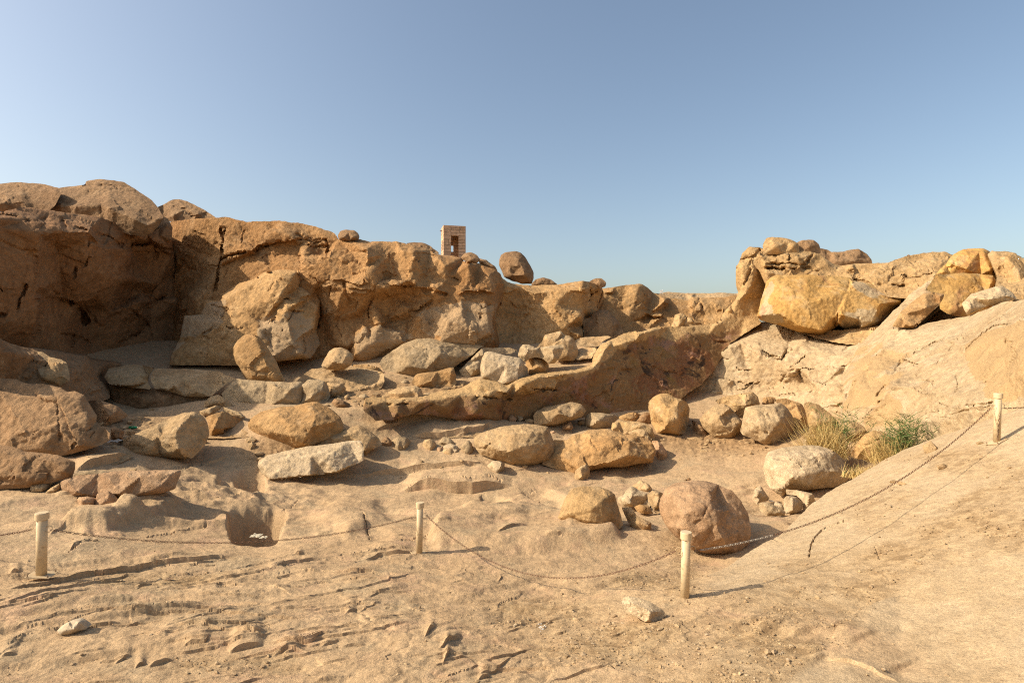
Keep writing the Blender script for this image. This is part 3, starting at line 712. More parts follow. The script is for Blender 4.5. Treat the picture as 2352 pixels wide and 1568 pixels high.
    d = d - amp * faceted * .012 * L * np.exp(-(e1 / .035) ** 2) * smooth01(fbm(p * (.8 / L) + 31, 2) * 3)
    co = co + nrm * (d * fade)[:, None]
    V = [co]; T = [tri]; n0 = len(co)
    order = [rimid[k] for k in sorted(rimid)]
    if back == 'bulge':
        bs = max(res * 3, min(wpx, hpx) / 9)
        gx, gy = np.meshgrid(np.arange(min(us), max(us), bs), np.arange(min(vv), max(vv), bs)); qb = np.stack([gx.ravel(), gy.ravel()], -1)
        qb = qb[inpoly(qb[:, 0], qb[:, 1], rl)]
        if len(qb): db = polydist(qb[:, 0], qb[:, 1], rl + rl[:1]); qb = qb[db > bs * .45]
        rb = fv[order]
        r3 = delaunay_2d_cdt([Vector(x) for x in np.concatenate([rb, qb]).tolist()], [], [list(range(len(rb)))], 1, 1e-4)
        bv = np.array([tuple(x) for x in r3[0]]); bt = np.array([f_ for f_ in r3[2] if len(f_) == 3], np.int32)
        mp = np.zeros(len(bv), np.int64); extra = []
        yb_rim = 1 / ww[order]
        for k, o in enumerate(r3[3]):
            rr = [i for i in o if i < len(rb)]
            if rr: mp[k] = order[rr[0]]
            else: mp[k] = n0 + len(extra); extra.append(k)
        if extra:
            eb = bv[extra]; dd = polydist(eb[:, 0], eb[:, 1], rl + rl[:1]); dm_ = max(dd.max(), 1e-3)
            wr = np.exp(-((eb[:, None, :] - rb[None]) ** 2).sum(-1) / (2 * (.25 * max(wpx, hpx)) ** 2)); yb = (wr * yb_rim[None]).sum(1) / wr.sum(1)
            yb = yb + thick * L * np.sqrt(np.clip(1 - (1 - dd / dm_) ** 2, 0, 1)) + .02 * L
            V.append(P3(eb[:, 0], eb[:, 1], yb))
        T.append(mp[bt][:, ::-1] if (vnormals(np.concatenate(V), mp[bt].astype(np.int32))[order] * co[order]).sum() < 0 else mp[bt])
    else:
        D = float(back); rc = co[order]; m_ = len(order)
        V.append(np.stack([rc[:, 0] * (rc[:, 1] + D) / rc[:, 1], rc[:, 1] + D, rc[:, 2]], -1)); a_ = np.array(order); b_ = np.roll(a_, -1); c_ = n0 + np.arange(m_); d_ = n0 + np.roll(np.arange(m_), -1)
        side = np.concatenate([np.stack([a_, b_, d_], -1), np.stack([a_, d_, c_], -1)]); T.append(side)
    co = np.concatenate(V); T = np.concatenate(T).astype(np.int32)
    org = np.array([co[:n0, 0].mean(), co[:n0, 1].mean(), co[:n0, 2].min()])
    me = mesh_np(name, co - org, T); me.set_sharp_from_angle(angle=math.radians(48))
    if zones:
        z = np.zeros(len(co)); nz = fbm(p * (2.2 / L) + 50, 4) * 14
        for P, so in zones:
            d_ = polydist(fv[:, 0], fv[:, 1], P + P[:1]) * np.where(inpoly(fv[:, 0], fv[:, 1], P), 1, -1)
            z[:n0] = np.maximum(z[:n0], smooth01((d_ + nz * so / 10 + so) / (2 * so)))
        at_ = me.attributes.new('zone', 'FLOAT', 'POINT'); at_.data.foreach_set('value', z.astype(np.float32))
    return link(name, me, mat, parent, Vector(org.tolist()))

def hull_split(pts):
    """lower (towards the ground) and upper chains of a traced outline as functions of u"""
    us = np.array([p[0] for p in pts]); vs2 = np.array([p[1] for p in pts])
    uu = np.linspace(us.min() + .5, us.max() - .5, 60); lo, hi = [], []
    for u in uu:
        c = []
        for k in range(len(pts)):
            (a, b), (c2, d) = pts[k - 1][:2], pts[k][:2]
            if (a > u) != (c2 > u): c.append(b + (d - b) * (u - a) / (c2 - a))
        lo.append(max(c) if c else vs2.mean()); hi.append(min(c) if c else vs2.mean())
    return uu, np.array(lo), np.array(hi)
def rock(name, label, cat, crop, out, inner=None, mat='tan', y=None, tilt=.55, creases=(), group=None, bulge=1., lim=2.2, cracks=(), dy=0., sink=1.5, cyl=None, **kw):
    """a boulder from its traced outline; inner points are (x, y, nearer-by) in crop px; it stands on the ground it is traced on unless y is given"""
    o2 = [p[:2] for p in cv(crop, out)]; sc = CROP[crop][2]
    uu, lo, hi = hull_split(o2)
    vb = max(p[1] for p in o2); ub = np.mean([p[0] for p in o2 if p[1] > vb - .15 * (vb - min(q[1] for q in o2))])
    vt = min(p[1] for p in o2)
    yc = (ground_y(ub, vb - sink) if y is None else y) + dy
    s = yc / F
    def ylow(u):
        v = np.interp(u, uu, lo)
        if y is None:
            g = ground_y(u, v - sink) + dy; return min(max(g, yc - .3), yc + lim * max(0, vb - v) * s)
        return yc + .5 * (vb - v) * s
    YL = np.array([ylow(u) for u in uu]); k_ = np.ones(5) / 5; YL = np.convolve(np.pad(YL, 2, 'edge'), k_, 'valid')
    YT = YL + tilt * (lo - hi) * s
    if y is None: YT = np.maximum(YT, yc + .25 * tilt * (lo - hi) * s)
    def ymid(u, v):
        a, b = np.interp(u, uu, lo), np.interp(u, uu, hi); t = np.clip((a - v) / (a - b + 1e-6), 0, 1)
        return np.interp(u, uu, YL) * (1 - t) + np.interp(u, uu, YT) * t
    outl = [(p[0], p[1], ymid(*p)) for p in o2]
    w_, h_ = max(p[0] for p in o2) - min(p[0] for p in o2), vb - vt
    inn = []
    if inner is None:
        c = (np.mean([p[0] for p in o2]), np.mean([p[1] for p in o2])); n = len(o2); r_ = random.Random(len(label) * 31 + int(out[0][0]))
        st = max(1, n // 5)
        for k in range(0, n, st):
            p = o2[k]; f_ = r_.uniform(.42, .62); q = (c[0] + (p[0] - c[0]) * f_ + .02 * w_, c[1] + (p[1] - c[1]) * f_ - .06 * h_)
            inn.append((q[0], q[1], ymid(*q) - bulge * min(w_, h_) * s * r_.uniform(.2, .42)))
    else:
        for p in cv(crop, inner): inn.append((p[0], p[1], ymid(p[0], p[1]) - 1.6 * bulge * p[2] / sc * s))
    kw.setdefault('amp', .5 if inner is not None else 1.); kw.setdefault('rnd', 0 if inner is not None else 1)
    kw.setdefault('res', 2.4 if max(w_, h_) < 70 else 3.0); kw.setdefault('jit', .5 if max(w_, h_) < 40 else .9)
    kw['cracks'] = [(cv(crop, c[0]), c[1], c[2]) for c in cracks]
    kw['zones'] = [(cv(crop, z[0]), z[1]) for z in kw.get('zones', ())]
    ob = relief(name, outl, inn, M[mat], creases=creases, **kw)
    return tag(ob, label, cat, group)
def mass(name, label, crop, out, inner, mat, cat=None, kind='structure', cracks=(), **kw):
    kw.setdefault('res', 3.2); kw.setdefault('back', 7.)
    kw['cracks'] = [(cv(c[0], c[1]), c[2], c[3]) for c in cracks]
    kw['zones'] = [(cv(crop, z[0]), z[1]) for z in kw.get('zones', ())]
    kw['steps'] = [(cv(crop, z[0]), z[1], z[2]) for z in kw.get('steps', ())]
    push = kw.pop('push', None)
    if push: out = [(a, b, push(a, b, c)) for a, b, c in out]; inner = [(a, b, push(a, b, c)) for a, b, c in inner]
    ob = relief(name, cv(crop, out), cv(crop, inner), M[mat], **kw)
    return tag(ob, label, cat, None, kind)
# ------------------------------------------------------------------ cliffs, ledges, quarry walls
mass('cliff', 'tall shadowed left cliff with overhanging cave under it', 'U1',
 [(-500,420,15),(-200,395,16.5),(0,385,18),(200,335,20),(450,360,21.5),(700,400,23),(930,430,24.5),(1200,540,26.5),(1350,590,27.5),(1440,540,28.2),(1520,500,28.8),(1560,560,29.4),(1600,740,30),
  (1600,960,30.6),(1640,1150,31),(1700,1330,31.2),(1650,1560,30.5),(1600,1760,29.5),(1440,1760,28.6),(1000,1770,26),(800,1730,24),(500,1680,21.5),(260,1660,20),(0,1560,17.8),(-500,1500,15)],
 [(-200,440,15.6),(0,440,17.0),(250,470,18.6),(500,520,19.4),(820,545,21.0),(850,590,21.4),(1150,720,24.6),(1170,900,25.5),(1220,1000,26.0),(1290,1200,26.6),(1280,1260,26.7),
  (0,520,17.1),(350,580,18.2),(510,560,19.1),(560,640,20.0),(620,560,19.8),(-200,560,15.4),
  (520,720,20.8),(340,800,18.6),(350,1100,18.8),(330,1400,18.9),(0,1000,16.9),(0,1400,17.3),(390,860,19.8),(380,1150,20.2),(360,1400,20.2),(-300,1000,15),
  (560,1000,21.4),(700,990,21.5),(760,900,21.7),(800,650,21.3),(830,640,21.9),(560,1180,22.0),(700,1250,22.9),(800,1400,24.6),(830,1560,25.1),(1000,1640,26),(540,860,21),
  (620,1400,22.6),(560,1560,22.2),(560,1195,22.3),(760,1290,24.2),(1000,1000,23.6),(1000,1300,25.2),(1100,1400,26),(900,1150,23.6),(940,700,22.6),
  (1190,690,27.4),(1400,670,28.2),(1560,770,29.2),(1300,900,28.4),(1290,1130,28.6),(1450,1040,29.2),(1190,670,26.4),(1400,650,27.3),(1560,750,28.5),(1250,600,26.2),
  (1380,1200,28.9),(1380,1400,29),(1640,1170,30.0),(1370,1180,29.6),(1630,1150,30.8),(1500,1600,29.2),(1100,1650,26.6)],
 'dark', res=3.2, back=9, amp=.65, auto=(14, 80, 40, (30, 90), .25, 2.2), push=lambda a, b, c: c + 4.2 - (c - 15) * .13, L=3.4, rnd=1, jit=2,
 creases=(),
 cracks=[('U1',[(0,400),(100,420),(230,470),(270,490)],.35,3),('U1',[(330,480),(420,430),(450,400)],.2,2),('U1',[(570,440),(590,500),(820,550)],.35,3),('U1',[(580,430),(640,420),(760,410)],.2,2),
  ('U1',[(340,800),(350,900),(345,1150),(330,1350)],.25,2.5),('U1',[(1290,1260),(1200,1450),(1150,1560)],.2,2.5),('U1',[(1200,685),(1400,670),(1600,740)],.5,3.5),('U1',[(1370,1200),(1640,1150)],.6,4),
  ('U1',[(560,1185),(680,1220),(760,1290),(800,1400)],.6,4),('U1',[(1370,1200),(1350,1400)],.2,2),('U1',[(830,560),(1000,610),(1160,700)],.3,2.5),('U1',[(820,570),(800,800),(740,960)],.25,3),('U1',[(830,1580),(760,1540),(560,1500)],.2,2.5)])
mass('cliff', 'central ochre cliff wall with rugged broken face', 'U2',
 [(-860,180,34),(-800,90,33.6),(-740,70,33),(-470,38,31),(-250,38,30.8),(-100,80,30.5),(0,72,30.5),(250,68,30.4),(400,95,30.4),(560,120,30.2),(700,170,30.2),(745,212,30),(760,240,29.8),(950,238,30),(1030,255,30.2),(1150,262,30),(1290,255,30),(1350,275,30.2),
  (1450,290,30.4),(1600,345,31),(1700,378,31.6),(1890,405,31.6),(1900,440,31.4),(2060,462,31.4),(2200,520,31.4),(2250,560,31.6),(2270,650,32),(2262,800,32),(2215,900,31.6),(2200,1000,31),(2225,1120,31),(2240,1260,31),
  (2200,1330,29),(1900,1370,28.5),(1000,1420,28.2),(600,1440,28),(0,1440,27.5),(-500,1440,30),(-860,1400,33)],
 [(-740,300,32.8),(-700,700,32.4),(-560,800,29.8),(-340,150,30.5),(-330,500,30.2),(-360,760,29.6),(-300,440,30.0),(-20,340,29.7),(-300,470,30.4),(0,360,30.1),(-310,420,30.5),(0,300,30.2),(350,250,30.0),(350,235,29.6),(-300,160,30.5),(0,140,30.2),
  (250,170,29.8),(330,290,30.0),(420,400,29.6),(400,300,30.0),(640,360,29.8),(500,230,30.0),(640,240,29.7),(650,370,29.8),
  (430,405,28.5),(650,375,28.3),(1010,318,28.2),(1020,400,27.6),(1060,560,27.4),(1190,380,29.0),(1200,600,28.7),(1010,500,27.8),(980,480,28.1),
  (1280,350,29.4),(1340,340,29.0),(1450,350,28.9),(1560,560,29.1),(1700,420,29.6),(1950,470,29.5),(2150,560,29.9),(2240,640,30.6),(1750,470,29.1),(1800,560,29.5),(1990,700,29.2),
  (600,600,27.8),(520,700,28.2),(450,600,28.3),(570,740,28.8),(800,700,27.5),(1040,750,27.5),(1090,670,27.3),(1200,685,27.4),(1200,610,27.9),(1430,610,28.2),(1750,610,28.9),(1580,770,28.3),(1650,700,28.0),
  (1250,780,28.9),(1420,830,29.1),(1400,960,29.0),(1050,1050,28.2),(1210,1000,28.9),(1060,800,28.2),(1390,880,28.4),(1600,850,28.4),(1450,900,28.9),
  (1470,940,28.0),(1580,850,28.2),(1700,810,28.4),(1890,810,28.4),(1890,900,27.7),(1930,880,28.5),(2190,880,29.2),(2140,1000,28.0),(2160,980,28.8),(1780,1000,27.4),(1500,940,27.9),(1700,1180,27.3),(2000,1200,27.5),(2150,1100,27.7),(2170,1120,28.6),(1600,1100,28.0),(1780,940,28.1),(1950,1060,27.2),
  (700,1000,28.2),(860,1270,28.0),(840,1230,27.4),(930,900,28.2),(960,960,28.6),(900,1180,27.7),(1010,1110,27.4),(1140,1030,27.7),(1000,1360,27.5),(1040,1200,27.2),(1400,1150,28.0),(600,950,28.9),(760,1100,27.9),(660,1200,28.4),(900,1310,27.2),(2170,740,29.4),(2100,780,29.0),(1800,740,28.6)],
 'cliff', res=2.8, back=9, amp=.75, auto=(24, 75, 40, (20, 70), .25, 1.8), steps=[([(1740,742),(1600,702),(1480,682),(1350,672),(1180,650)],.4,20),([(650,372),(430,400),(400,470)],-.3,20),([(2230,760),(2100,720),(1960,720),(1830,745)],.4,16),([(1060,640),(950,660),(800,620),(640,610)],.25,14),([(1040,700),(930,690),(810,680)],.2,10),([(1040,745),(900,725),(820,735)],.2,10),([(1590,830),(1480,880),(1390,890)],.35,14),([(420,240),(160,262),(0,340),(-200,372),(-315,425)],.45,22),([(1010,320),(1020,440),(980,500)],-.3,20),([(1440,370),(1500,450),(1590,570)],.35,22),([(1190,360),(1240,440),(1290,580)],.3,18)], zones=[([(1470,930),(1600,840),(1890,815),(2180,880),(2200,1180),(2000,1215),(1700,1180),(1550,1080)],12),([(940,1190),(1010,1110),(1150,1040),(1400,1130),(1300,1350),(930,1340)],14)], L=2.6, rnd=1, jit=1.6, fine=1.6,
 cracks=[('U2',[(-322,140),(-300,260),(-350,560),(-375,700)],.4,2.2),('U2',[(-280,140),(-300,250),(-320,330)],.2,1.6),('U2',[(-310,425),(-200,370),(0,340),(60,300),(160,265),(300,245),(420,240)],.45,3),('U2',[(420,240),(560,270),(640,250)],.3,2),('U2',[(480,290),(540,310),(650,300)],.3,2),
  ('U2',[(640,240),(660,300),(650,370)],.3,2),('U2',[(1180,650),(1350,670),(1480,680),(1600,700),(1740,740)],.3,2),('U2',[(1090,680),(1050,800),(1040,960)],.3,3),('U2',[(810,640),(830,740),(880,830)],.15,2),('U2',[(750,1040),(830,1200),(890,1290)],.3,2.5),
  ('U2',[(2060,820),(2070,920),(2060,960)],.3,2),('U2',[(1360,320),(1520,325)],.35,2),('U2',[(1450,370),(1500,440),(1580,560)],.2,3),('U2',[(550,760),(590,900),(570,1040)],.4,4),('U2',[(1390,890),(1480,880),(1600,820)],.3,2.5),('U2',[(1430,750),(1580,770)],.25,3),('U2',[(120,120),(200,150)],.2,5),('U2',[(380,190),(450,230),(620,240)],.2,2)])
mass('cliff', 'rounded grey brown buttress standing before the central cliff', 'U2',
 [(-800,1390,26.6),(-760,1260,27.2),(-700,1160,28),(-660,940,28.6),(-500,930,28.8),(-470,800,29),(-320,790,29),(-300,735,29),(-150,640,28.8),(0,590,28.8),(80,540,28.8),(210,515,28.6),(375,520,28.6),(395,560,28.6),(430,650,28.6),(520,740,28.4),(590,800,28.6),(590,930,28.6),(560,1050,28.4),(560,1090,28.2),(590,1200,28),(500,1330,27),(300,1345,26.4),(0,1400,26)],
 [(-300,800,28.2),(-310,960,27.4),(-480,1000,27.8),(-330,1000,27.0),(-700,1300,26.6),(-300,1200,26.4),(-100,1330,26.0),(0,610,28.2),(90,560,28.0),(210,540,27.6),(360,545,27.7),(220,770,26.8),(500,760,27.6),(250,800,27.2),(500,790,28.0),(300,870,26.6),(560,900,27.6),(330,900,27.0),(-140,700,27.9),(-100,900,27.2),
  (60,1015,27.0),(40,1080,26.4),(160,1040,26.6),(190,1130,26.4),(320,1080,26.2),(540,1045,27.2),(330,1070,26.6),(350,1180,26.2),(100,1200,26.2),(120,1180,26.6),(400,1290,26.2),(590,1190,27.4),(180,1300,25.9),(-30,1000,26.7),(300,1000,26.6)],
 'warm', res=3.0, back=5, amp=.7, L=2.2, auto=(8, 20, 40, (20, 60), .2, 1.8), zones=[([(20,1090),(60,1010),(180,950),(340,930),(560,950),(570,1130),(590,1200),(480,1330),(180,1330),(60,1200)],14),([(-800,1280),(-660,1150),(-300,1020),(-320,800),(-480,800),(-500,930),(-660,940),(-800,1240)],12)], rnd=1, jit=1.2, fine=1.5,
 cracks=[('U2',[(240,785),(380,795),(500,770)],.35,2.2),('U2',[(330,900),(430,905)],.3,2),('U2',[(-310,800),(-315,960),(-320,1000)],.2,2),('U2',[(170,950),(190,1010)],.15,2),('U2',[(-640,1170),(-480,1100),(-300,990)],.2,2.2),('U2',[(400,560),(450,680),(560,770)],.3,3)])
mass('rock_ledge', 'long low ledge of shaded bedrock under the left cliff', 'A',
 [(-500,-60,15.4),(-200,20,16.5),(0,70,17.4),(100,120,18.2),(250,165,19.4),(500,183,21),(640,213,22),(790,235,23),(840,275,23.4),(1010,290,24.6),(1120,310,25.2),(1010,350,24.6),(960,420,23.8),(1000,520,23),(1010,620,22),(900,660,20.8),(800,680,19.6),(640,640,18.4),(-100,760,17),(-500,760,16.6)],
 [(0,180,16.8),(300,230,18.8),(600,270,20.8),(800,290,22.2),(860,420,22.0),(700,500,20.0),(900,560,21.4),(650,430,19.6),(940,320,23.4)],
 'dome', res=3.2, back=5, amp=.9, L=1.8, jit=1.2)
mass('cliff', 'broad orange bluff with sharp dark right edge in the middle', 'U3',
 [(-110,250,32.4),(-60,330,32.4),(0,385,32.6),(60,402,32.8),(230,415,33),(450,410,33),(600,390,32.8),(700,373,32.6),(770,385,33),(800,395,33.4),(880,435,34.4),(895,480,34.8),(850,590,34.8),(830,650,34.8),(780,700,34.4),(720,720,34),(705,800,33.6),(720,1010,33),(600,1020,31.4),(300,1020,31),(0,1020,30.8),(-110,1000,31)],
 [(-60,500,32.0),(0,600,32.2),(60,850,31.8),(200,560,31.9),(250,480,31.7),(120,430,32.2),(400,470,32.0),(560,470,31.8),(690,460,31.5),(680,700,31.1),(675,870,30.8),(690,480,31.9),(695,880,31.4),(700,640,32.2),(350,700,31.4),(380,850,31.0),(540,800,31),(450,600,31.3),(770,430,32.8),(770,500,33.4),(860,450,33.6),(760,600,33.8),(800,650,34.2),(250,860,31.3),(180,920,30.9),(100,640,32.3),(0,420,32.0),(260,640,31.8)],
 'warm', res=2.8, back=8, amp=1., L=2.2, rnd=1, jit=1.2, fine=1.6,
 cracks=[('U3',[(770,390),(765,480),(740,620)],.5,2.5),('U3',[(765,500),(800,490),(870,450)],.4,2),('U3',[(740,630),(830,650)],.3,2.5),('U3',[(880,440),(850,560),(830,640)],.3,2)])
mass('cliff', 'low far quarry wall of ochre rock below a gravel plateau', 'U3',
 [(820,470,41),(880,445,41),(1000,432,41),(1100,411,41.2),(1190,406,41.5),(1215,401,41.5),(1250,404,41.6),(1300,438,42),(1340,484,43),(1400,500,43),(1500,534,42.6),(1600,545,42.6),(1675,556,42.6),(1690,530,42.6),(1710,520,42.6),(1800,526,42.6),(2000,528,42.4),(2060,510,42.4),(2200,500,42.4),(2250,900,39),(1900,960,38.6),(1500,960,38.6),(1100,960,38.4),(820,1000,38.2)],
 [(900,480,40.6),(960,480,40.2),(980,500,40.8),(1060,560,40.6),(1200,440,40.6),(1280,500,40.8),(1180,560,40.2),(1240,540,40.4),(1450,560,40.4),(1440,700,39.8),(1450,705,40.6),(1290,690,40.4),(1300,720,40.9),(1470,540,41.4),(1460,640,41.4),(1700,560,41.4),(1700,700,40.8),(1790,570,41.4),(1800,700,41.0),(1770,560,41.8),(1900,600,41.2),(2000,640,41.0),(1100,760,39.8),(1300,800,39.6),(1600,800,39.8)],
 'warm', res=2.8, back=16, amp=.9, L=2.2, rnd=1, jit=.9, fine=1.6,
 cracks=[('U3',[(1440,570),(1445,640),(1438,705)],.4,2),('U3',[(1280,695),(1350,720),(1430,708)],.5,2.5),('U3',[(1775,530),(1790,600),(1800,700)],.3,1.8),('U3',[(1250,700),(1275,770),(1285,810)],.25,1.8),('U3',[(1700,540),(1705,680)],.2,2),('U3',[(1180,580),(1230,620),(1300,650)],.3,2.5)])
mass('gravel_plateau', 'flat gravelly plateau behind the far quarry wall', 'U3',
 [(1330,486,44),(1400,492,46),(1425,484,48),(1480,474,50),(1560,479,50),(1640,488,50),(1740,486,50),(1860,489,50),(1930,486,50),(2000,482,50),(2080,487,50),(2200,490,50),(2260,520,45),(2240,600,43.2),(1700,600,43.2),(1330,560,43.2)],
 [(1500,510,46),(1420,505,45),(1700,515,46),(2000,515,46)], 'tan', res=2.4, back=10, amp=.5, L=1.4, jit=.8)
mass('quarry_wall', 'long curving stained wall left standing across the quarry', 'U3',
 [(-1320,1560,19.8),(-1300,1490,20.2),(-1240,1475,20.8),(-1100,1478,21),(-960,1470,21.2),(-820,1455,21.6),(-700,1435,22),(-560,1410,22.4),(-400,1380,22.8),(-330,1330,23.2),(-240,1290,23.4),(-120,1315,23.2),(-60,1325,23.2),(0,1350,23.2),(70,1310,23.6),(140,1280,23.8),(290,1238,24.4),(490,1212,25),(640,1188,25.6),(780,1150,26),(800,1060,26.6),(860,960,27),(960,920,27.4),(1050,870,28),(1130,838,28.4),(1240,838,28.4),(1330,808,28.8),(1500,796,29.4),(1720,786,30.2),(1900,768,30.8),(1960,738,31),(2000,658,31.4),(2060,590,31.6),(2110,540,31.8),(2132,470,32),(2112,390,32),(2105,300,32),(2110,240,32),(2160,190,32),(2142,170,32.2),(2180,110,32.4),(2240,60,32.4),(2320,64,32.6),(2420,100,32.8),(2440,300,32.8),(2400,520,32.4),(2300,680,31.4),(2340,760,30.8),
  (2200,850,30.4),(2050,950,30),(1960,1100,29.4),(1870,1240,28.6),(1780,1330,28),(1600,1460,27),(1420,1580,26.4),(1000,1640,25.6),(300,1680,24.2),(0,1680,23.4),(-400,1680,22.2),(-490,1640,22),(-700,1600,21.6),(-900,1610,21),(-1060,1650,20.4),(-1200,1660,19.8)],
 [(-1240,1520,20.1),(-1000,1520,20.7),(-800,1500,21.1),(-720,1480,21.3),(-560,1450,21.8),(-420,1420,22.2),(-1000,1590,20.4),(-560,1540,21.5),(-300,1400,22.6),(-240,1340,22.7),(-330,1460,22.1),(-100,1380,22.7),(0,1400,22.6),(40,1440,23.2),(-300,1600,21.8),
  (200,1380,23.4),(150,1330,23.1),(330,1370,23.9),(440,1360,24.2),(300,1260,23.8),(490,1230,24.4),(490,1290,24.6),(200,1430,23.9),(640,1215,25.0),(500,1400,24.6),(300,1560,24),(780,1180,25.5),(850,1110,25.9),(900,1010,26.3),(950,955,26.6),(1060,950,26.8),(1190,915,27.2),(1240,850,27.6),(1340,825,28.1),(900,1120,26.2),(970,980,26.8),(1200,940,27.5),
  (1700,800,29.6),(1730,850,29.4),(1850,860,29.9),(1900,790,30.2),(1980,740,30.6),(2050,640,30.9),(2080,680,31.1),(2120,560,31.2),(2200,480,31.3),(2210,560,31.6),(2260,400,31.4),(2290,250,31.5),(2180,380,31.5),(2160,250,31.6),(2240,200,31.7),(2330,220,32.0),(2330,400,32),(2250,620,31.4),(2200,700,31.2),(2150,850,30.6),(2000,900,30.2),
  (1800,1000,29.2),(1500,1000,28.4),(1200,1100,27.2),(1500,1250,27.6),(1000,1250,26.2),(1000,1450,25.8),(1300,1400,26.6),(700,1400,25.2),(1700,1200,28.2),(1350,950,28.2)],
 'wall', zones=[([(-1320,1530),(-700,1490),(-300,1430),(0,1440),(300,1400),(600,1300),(900,1150),(1000,1040),(1300,900),(1800,880),(2100,820),(2250,760),(2100,950),(1870,1260),(1600,1480),(1000,1700),(-1300,1700)],12)], res=2.8, back=1.4, amp=.75, L=1.9, rnd=1, jit=1.8, fine=1.6,  # zone: face below the crest, where the painted shade lies
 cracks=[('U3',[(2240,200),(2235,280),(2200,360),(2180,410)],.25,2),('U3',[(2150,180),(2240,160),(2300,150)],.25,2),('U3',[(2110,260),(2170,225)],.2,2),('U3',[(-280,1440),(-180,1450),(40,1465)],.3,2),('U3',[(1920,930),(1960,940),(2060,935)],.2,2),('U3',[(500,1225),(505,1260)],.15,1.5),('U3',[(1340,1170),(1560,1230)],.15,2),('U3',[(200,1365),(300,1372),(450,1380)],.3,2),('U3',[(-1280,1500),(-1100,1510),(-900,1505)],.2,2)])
mass('rock_slope', 'pale cracked bedrock slope below the big orange slab', 'U4',
 [(-260,1240,27.4),(-180,1150,28),(-60,1050,28.8),(0,1000,29.2),(30,930,29.6),(110,870,30),(160,790,31.6),(200,755,32),(320,700,32.4),(480,690,32.2),(620,720,31.4),(750,755,30.6),(900,800,29),(1110,860,26),(1070,960,24.6),(1040,1100,23),(1020,1250,21.4),(1000,1480,20),(900,1600,20),(700,1560,20.6),(300,1480,23),(100,1450,24),(-100,1420,25),(-260,1340,26)],
 [(200,860,29.6),(330,860,28.8),(330,830,29.4),(500,970,27.2),(350,910,28.3),(520,960,27.9),(560,870,28.4),(680,820,28.4),(560,950,27.4),(700,870,27.6),(100,890,29.4),(350,940,27.7),(500,1000,26.7),(960,1040,24.2),(650,1050,25.4),(640,1070,25.8),(980,1050,24.2),(680,1160,24.9),(500,1150,25.9),(600,1060,25.7),(450,1190,26.0),(0,1120,27.8),(280,1160,26.9),(100,1200,26.8),(500,1250,24.6),(780,1200,23.2),(200,1300,25.4),(800,1300,22.2),(0,1300,26.2),(-150,1200,27.4),(900,950,25.6)],
 'pale', res=2.6, auto=(20, 20, 35, (20, 60), .2, 1.8), steps=[([(640,1055),(760,1050),(980,1040)],.3,26),([(490,1252),(640,1235),(790,1210)],.25,22),([(0,1120),(60,1126),(150,1137)],.3,14),([(180,1155),(290,1172)],.3,12),([(350,905),(420,950),(505,985)],-.3,22),([(490,1155),(560,1085),(610,1058)],.35,22),([(505,985),(560,930),(610,880),(690,822)],.4,24),([(-120,1262),(-60,1232),(0,1220),(60,1222)],.25,16),([(640,1065),(660,1110),(685,1162)],-.2,14),([(90,895),(180,862),(240,850)],.2,14),([(300,1210),(480,1190),(600,1200)],.2,18),([(700,1130),(850,1180),(980,1170)],.2,18)], push=lambda a, b, c: c + 2.6 * min(1, max(0, (b - 900) / 450)), zones=[([(-260,1180),(-100,1230),(60,1330),(300,1350),(300,1500),(-200,1400)],14)], back=6, amp=.32, L=2.0, rnd=1, jit=1.4, fine=1.2,
 cracks=[('U4',[(640,1052),(760,1048),(980,1040)],0.19,1.8),('U4',[(490,1252),(640,1235),(790,1210)],0.19,1.6),('U4',[(510,980),(560,930),(610,880),(680,825)],0.29,3),('U4',[(0,1120),(60,1125),(150,1135)],0.14,1.8),('U4',[(180,1155),(280,1170)],0.19,2),('U4',[(350,905),(420,950),(500,985)],0.19,2),('U4',[(325,830),(330,880)],0.19,2.5),('U4',[(500,1150),(560,1080),(600,1055)],0.19,2.5),('U4',[(640,1060),(680,1160)],0.14,1.8),('U4',[(100,890),(170,865)],0.14,2),('U4',[(0,1010),(60,970),(110,980)],0.11,2),('U4',[(-120,1260),(-60,1230),(0,1220)],0.19,2)])
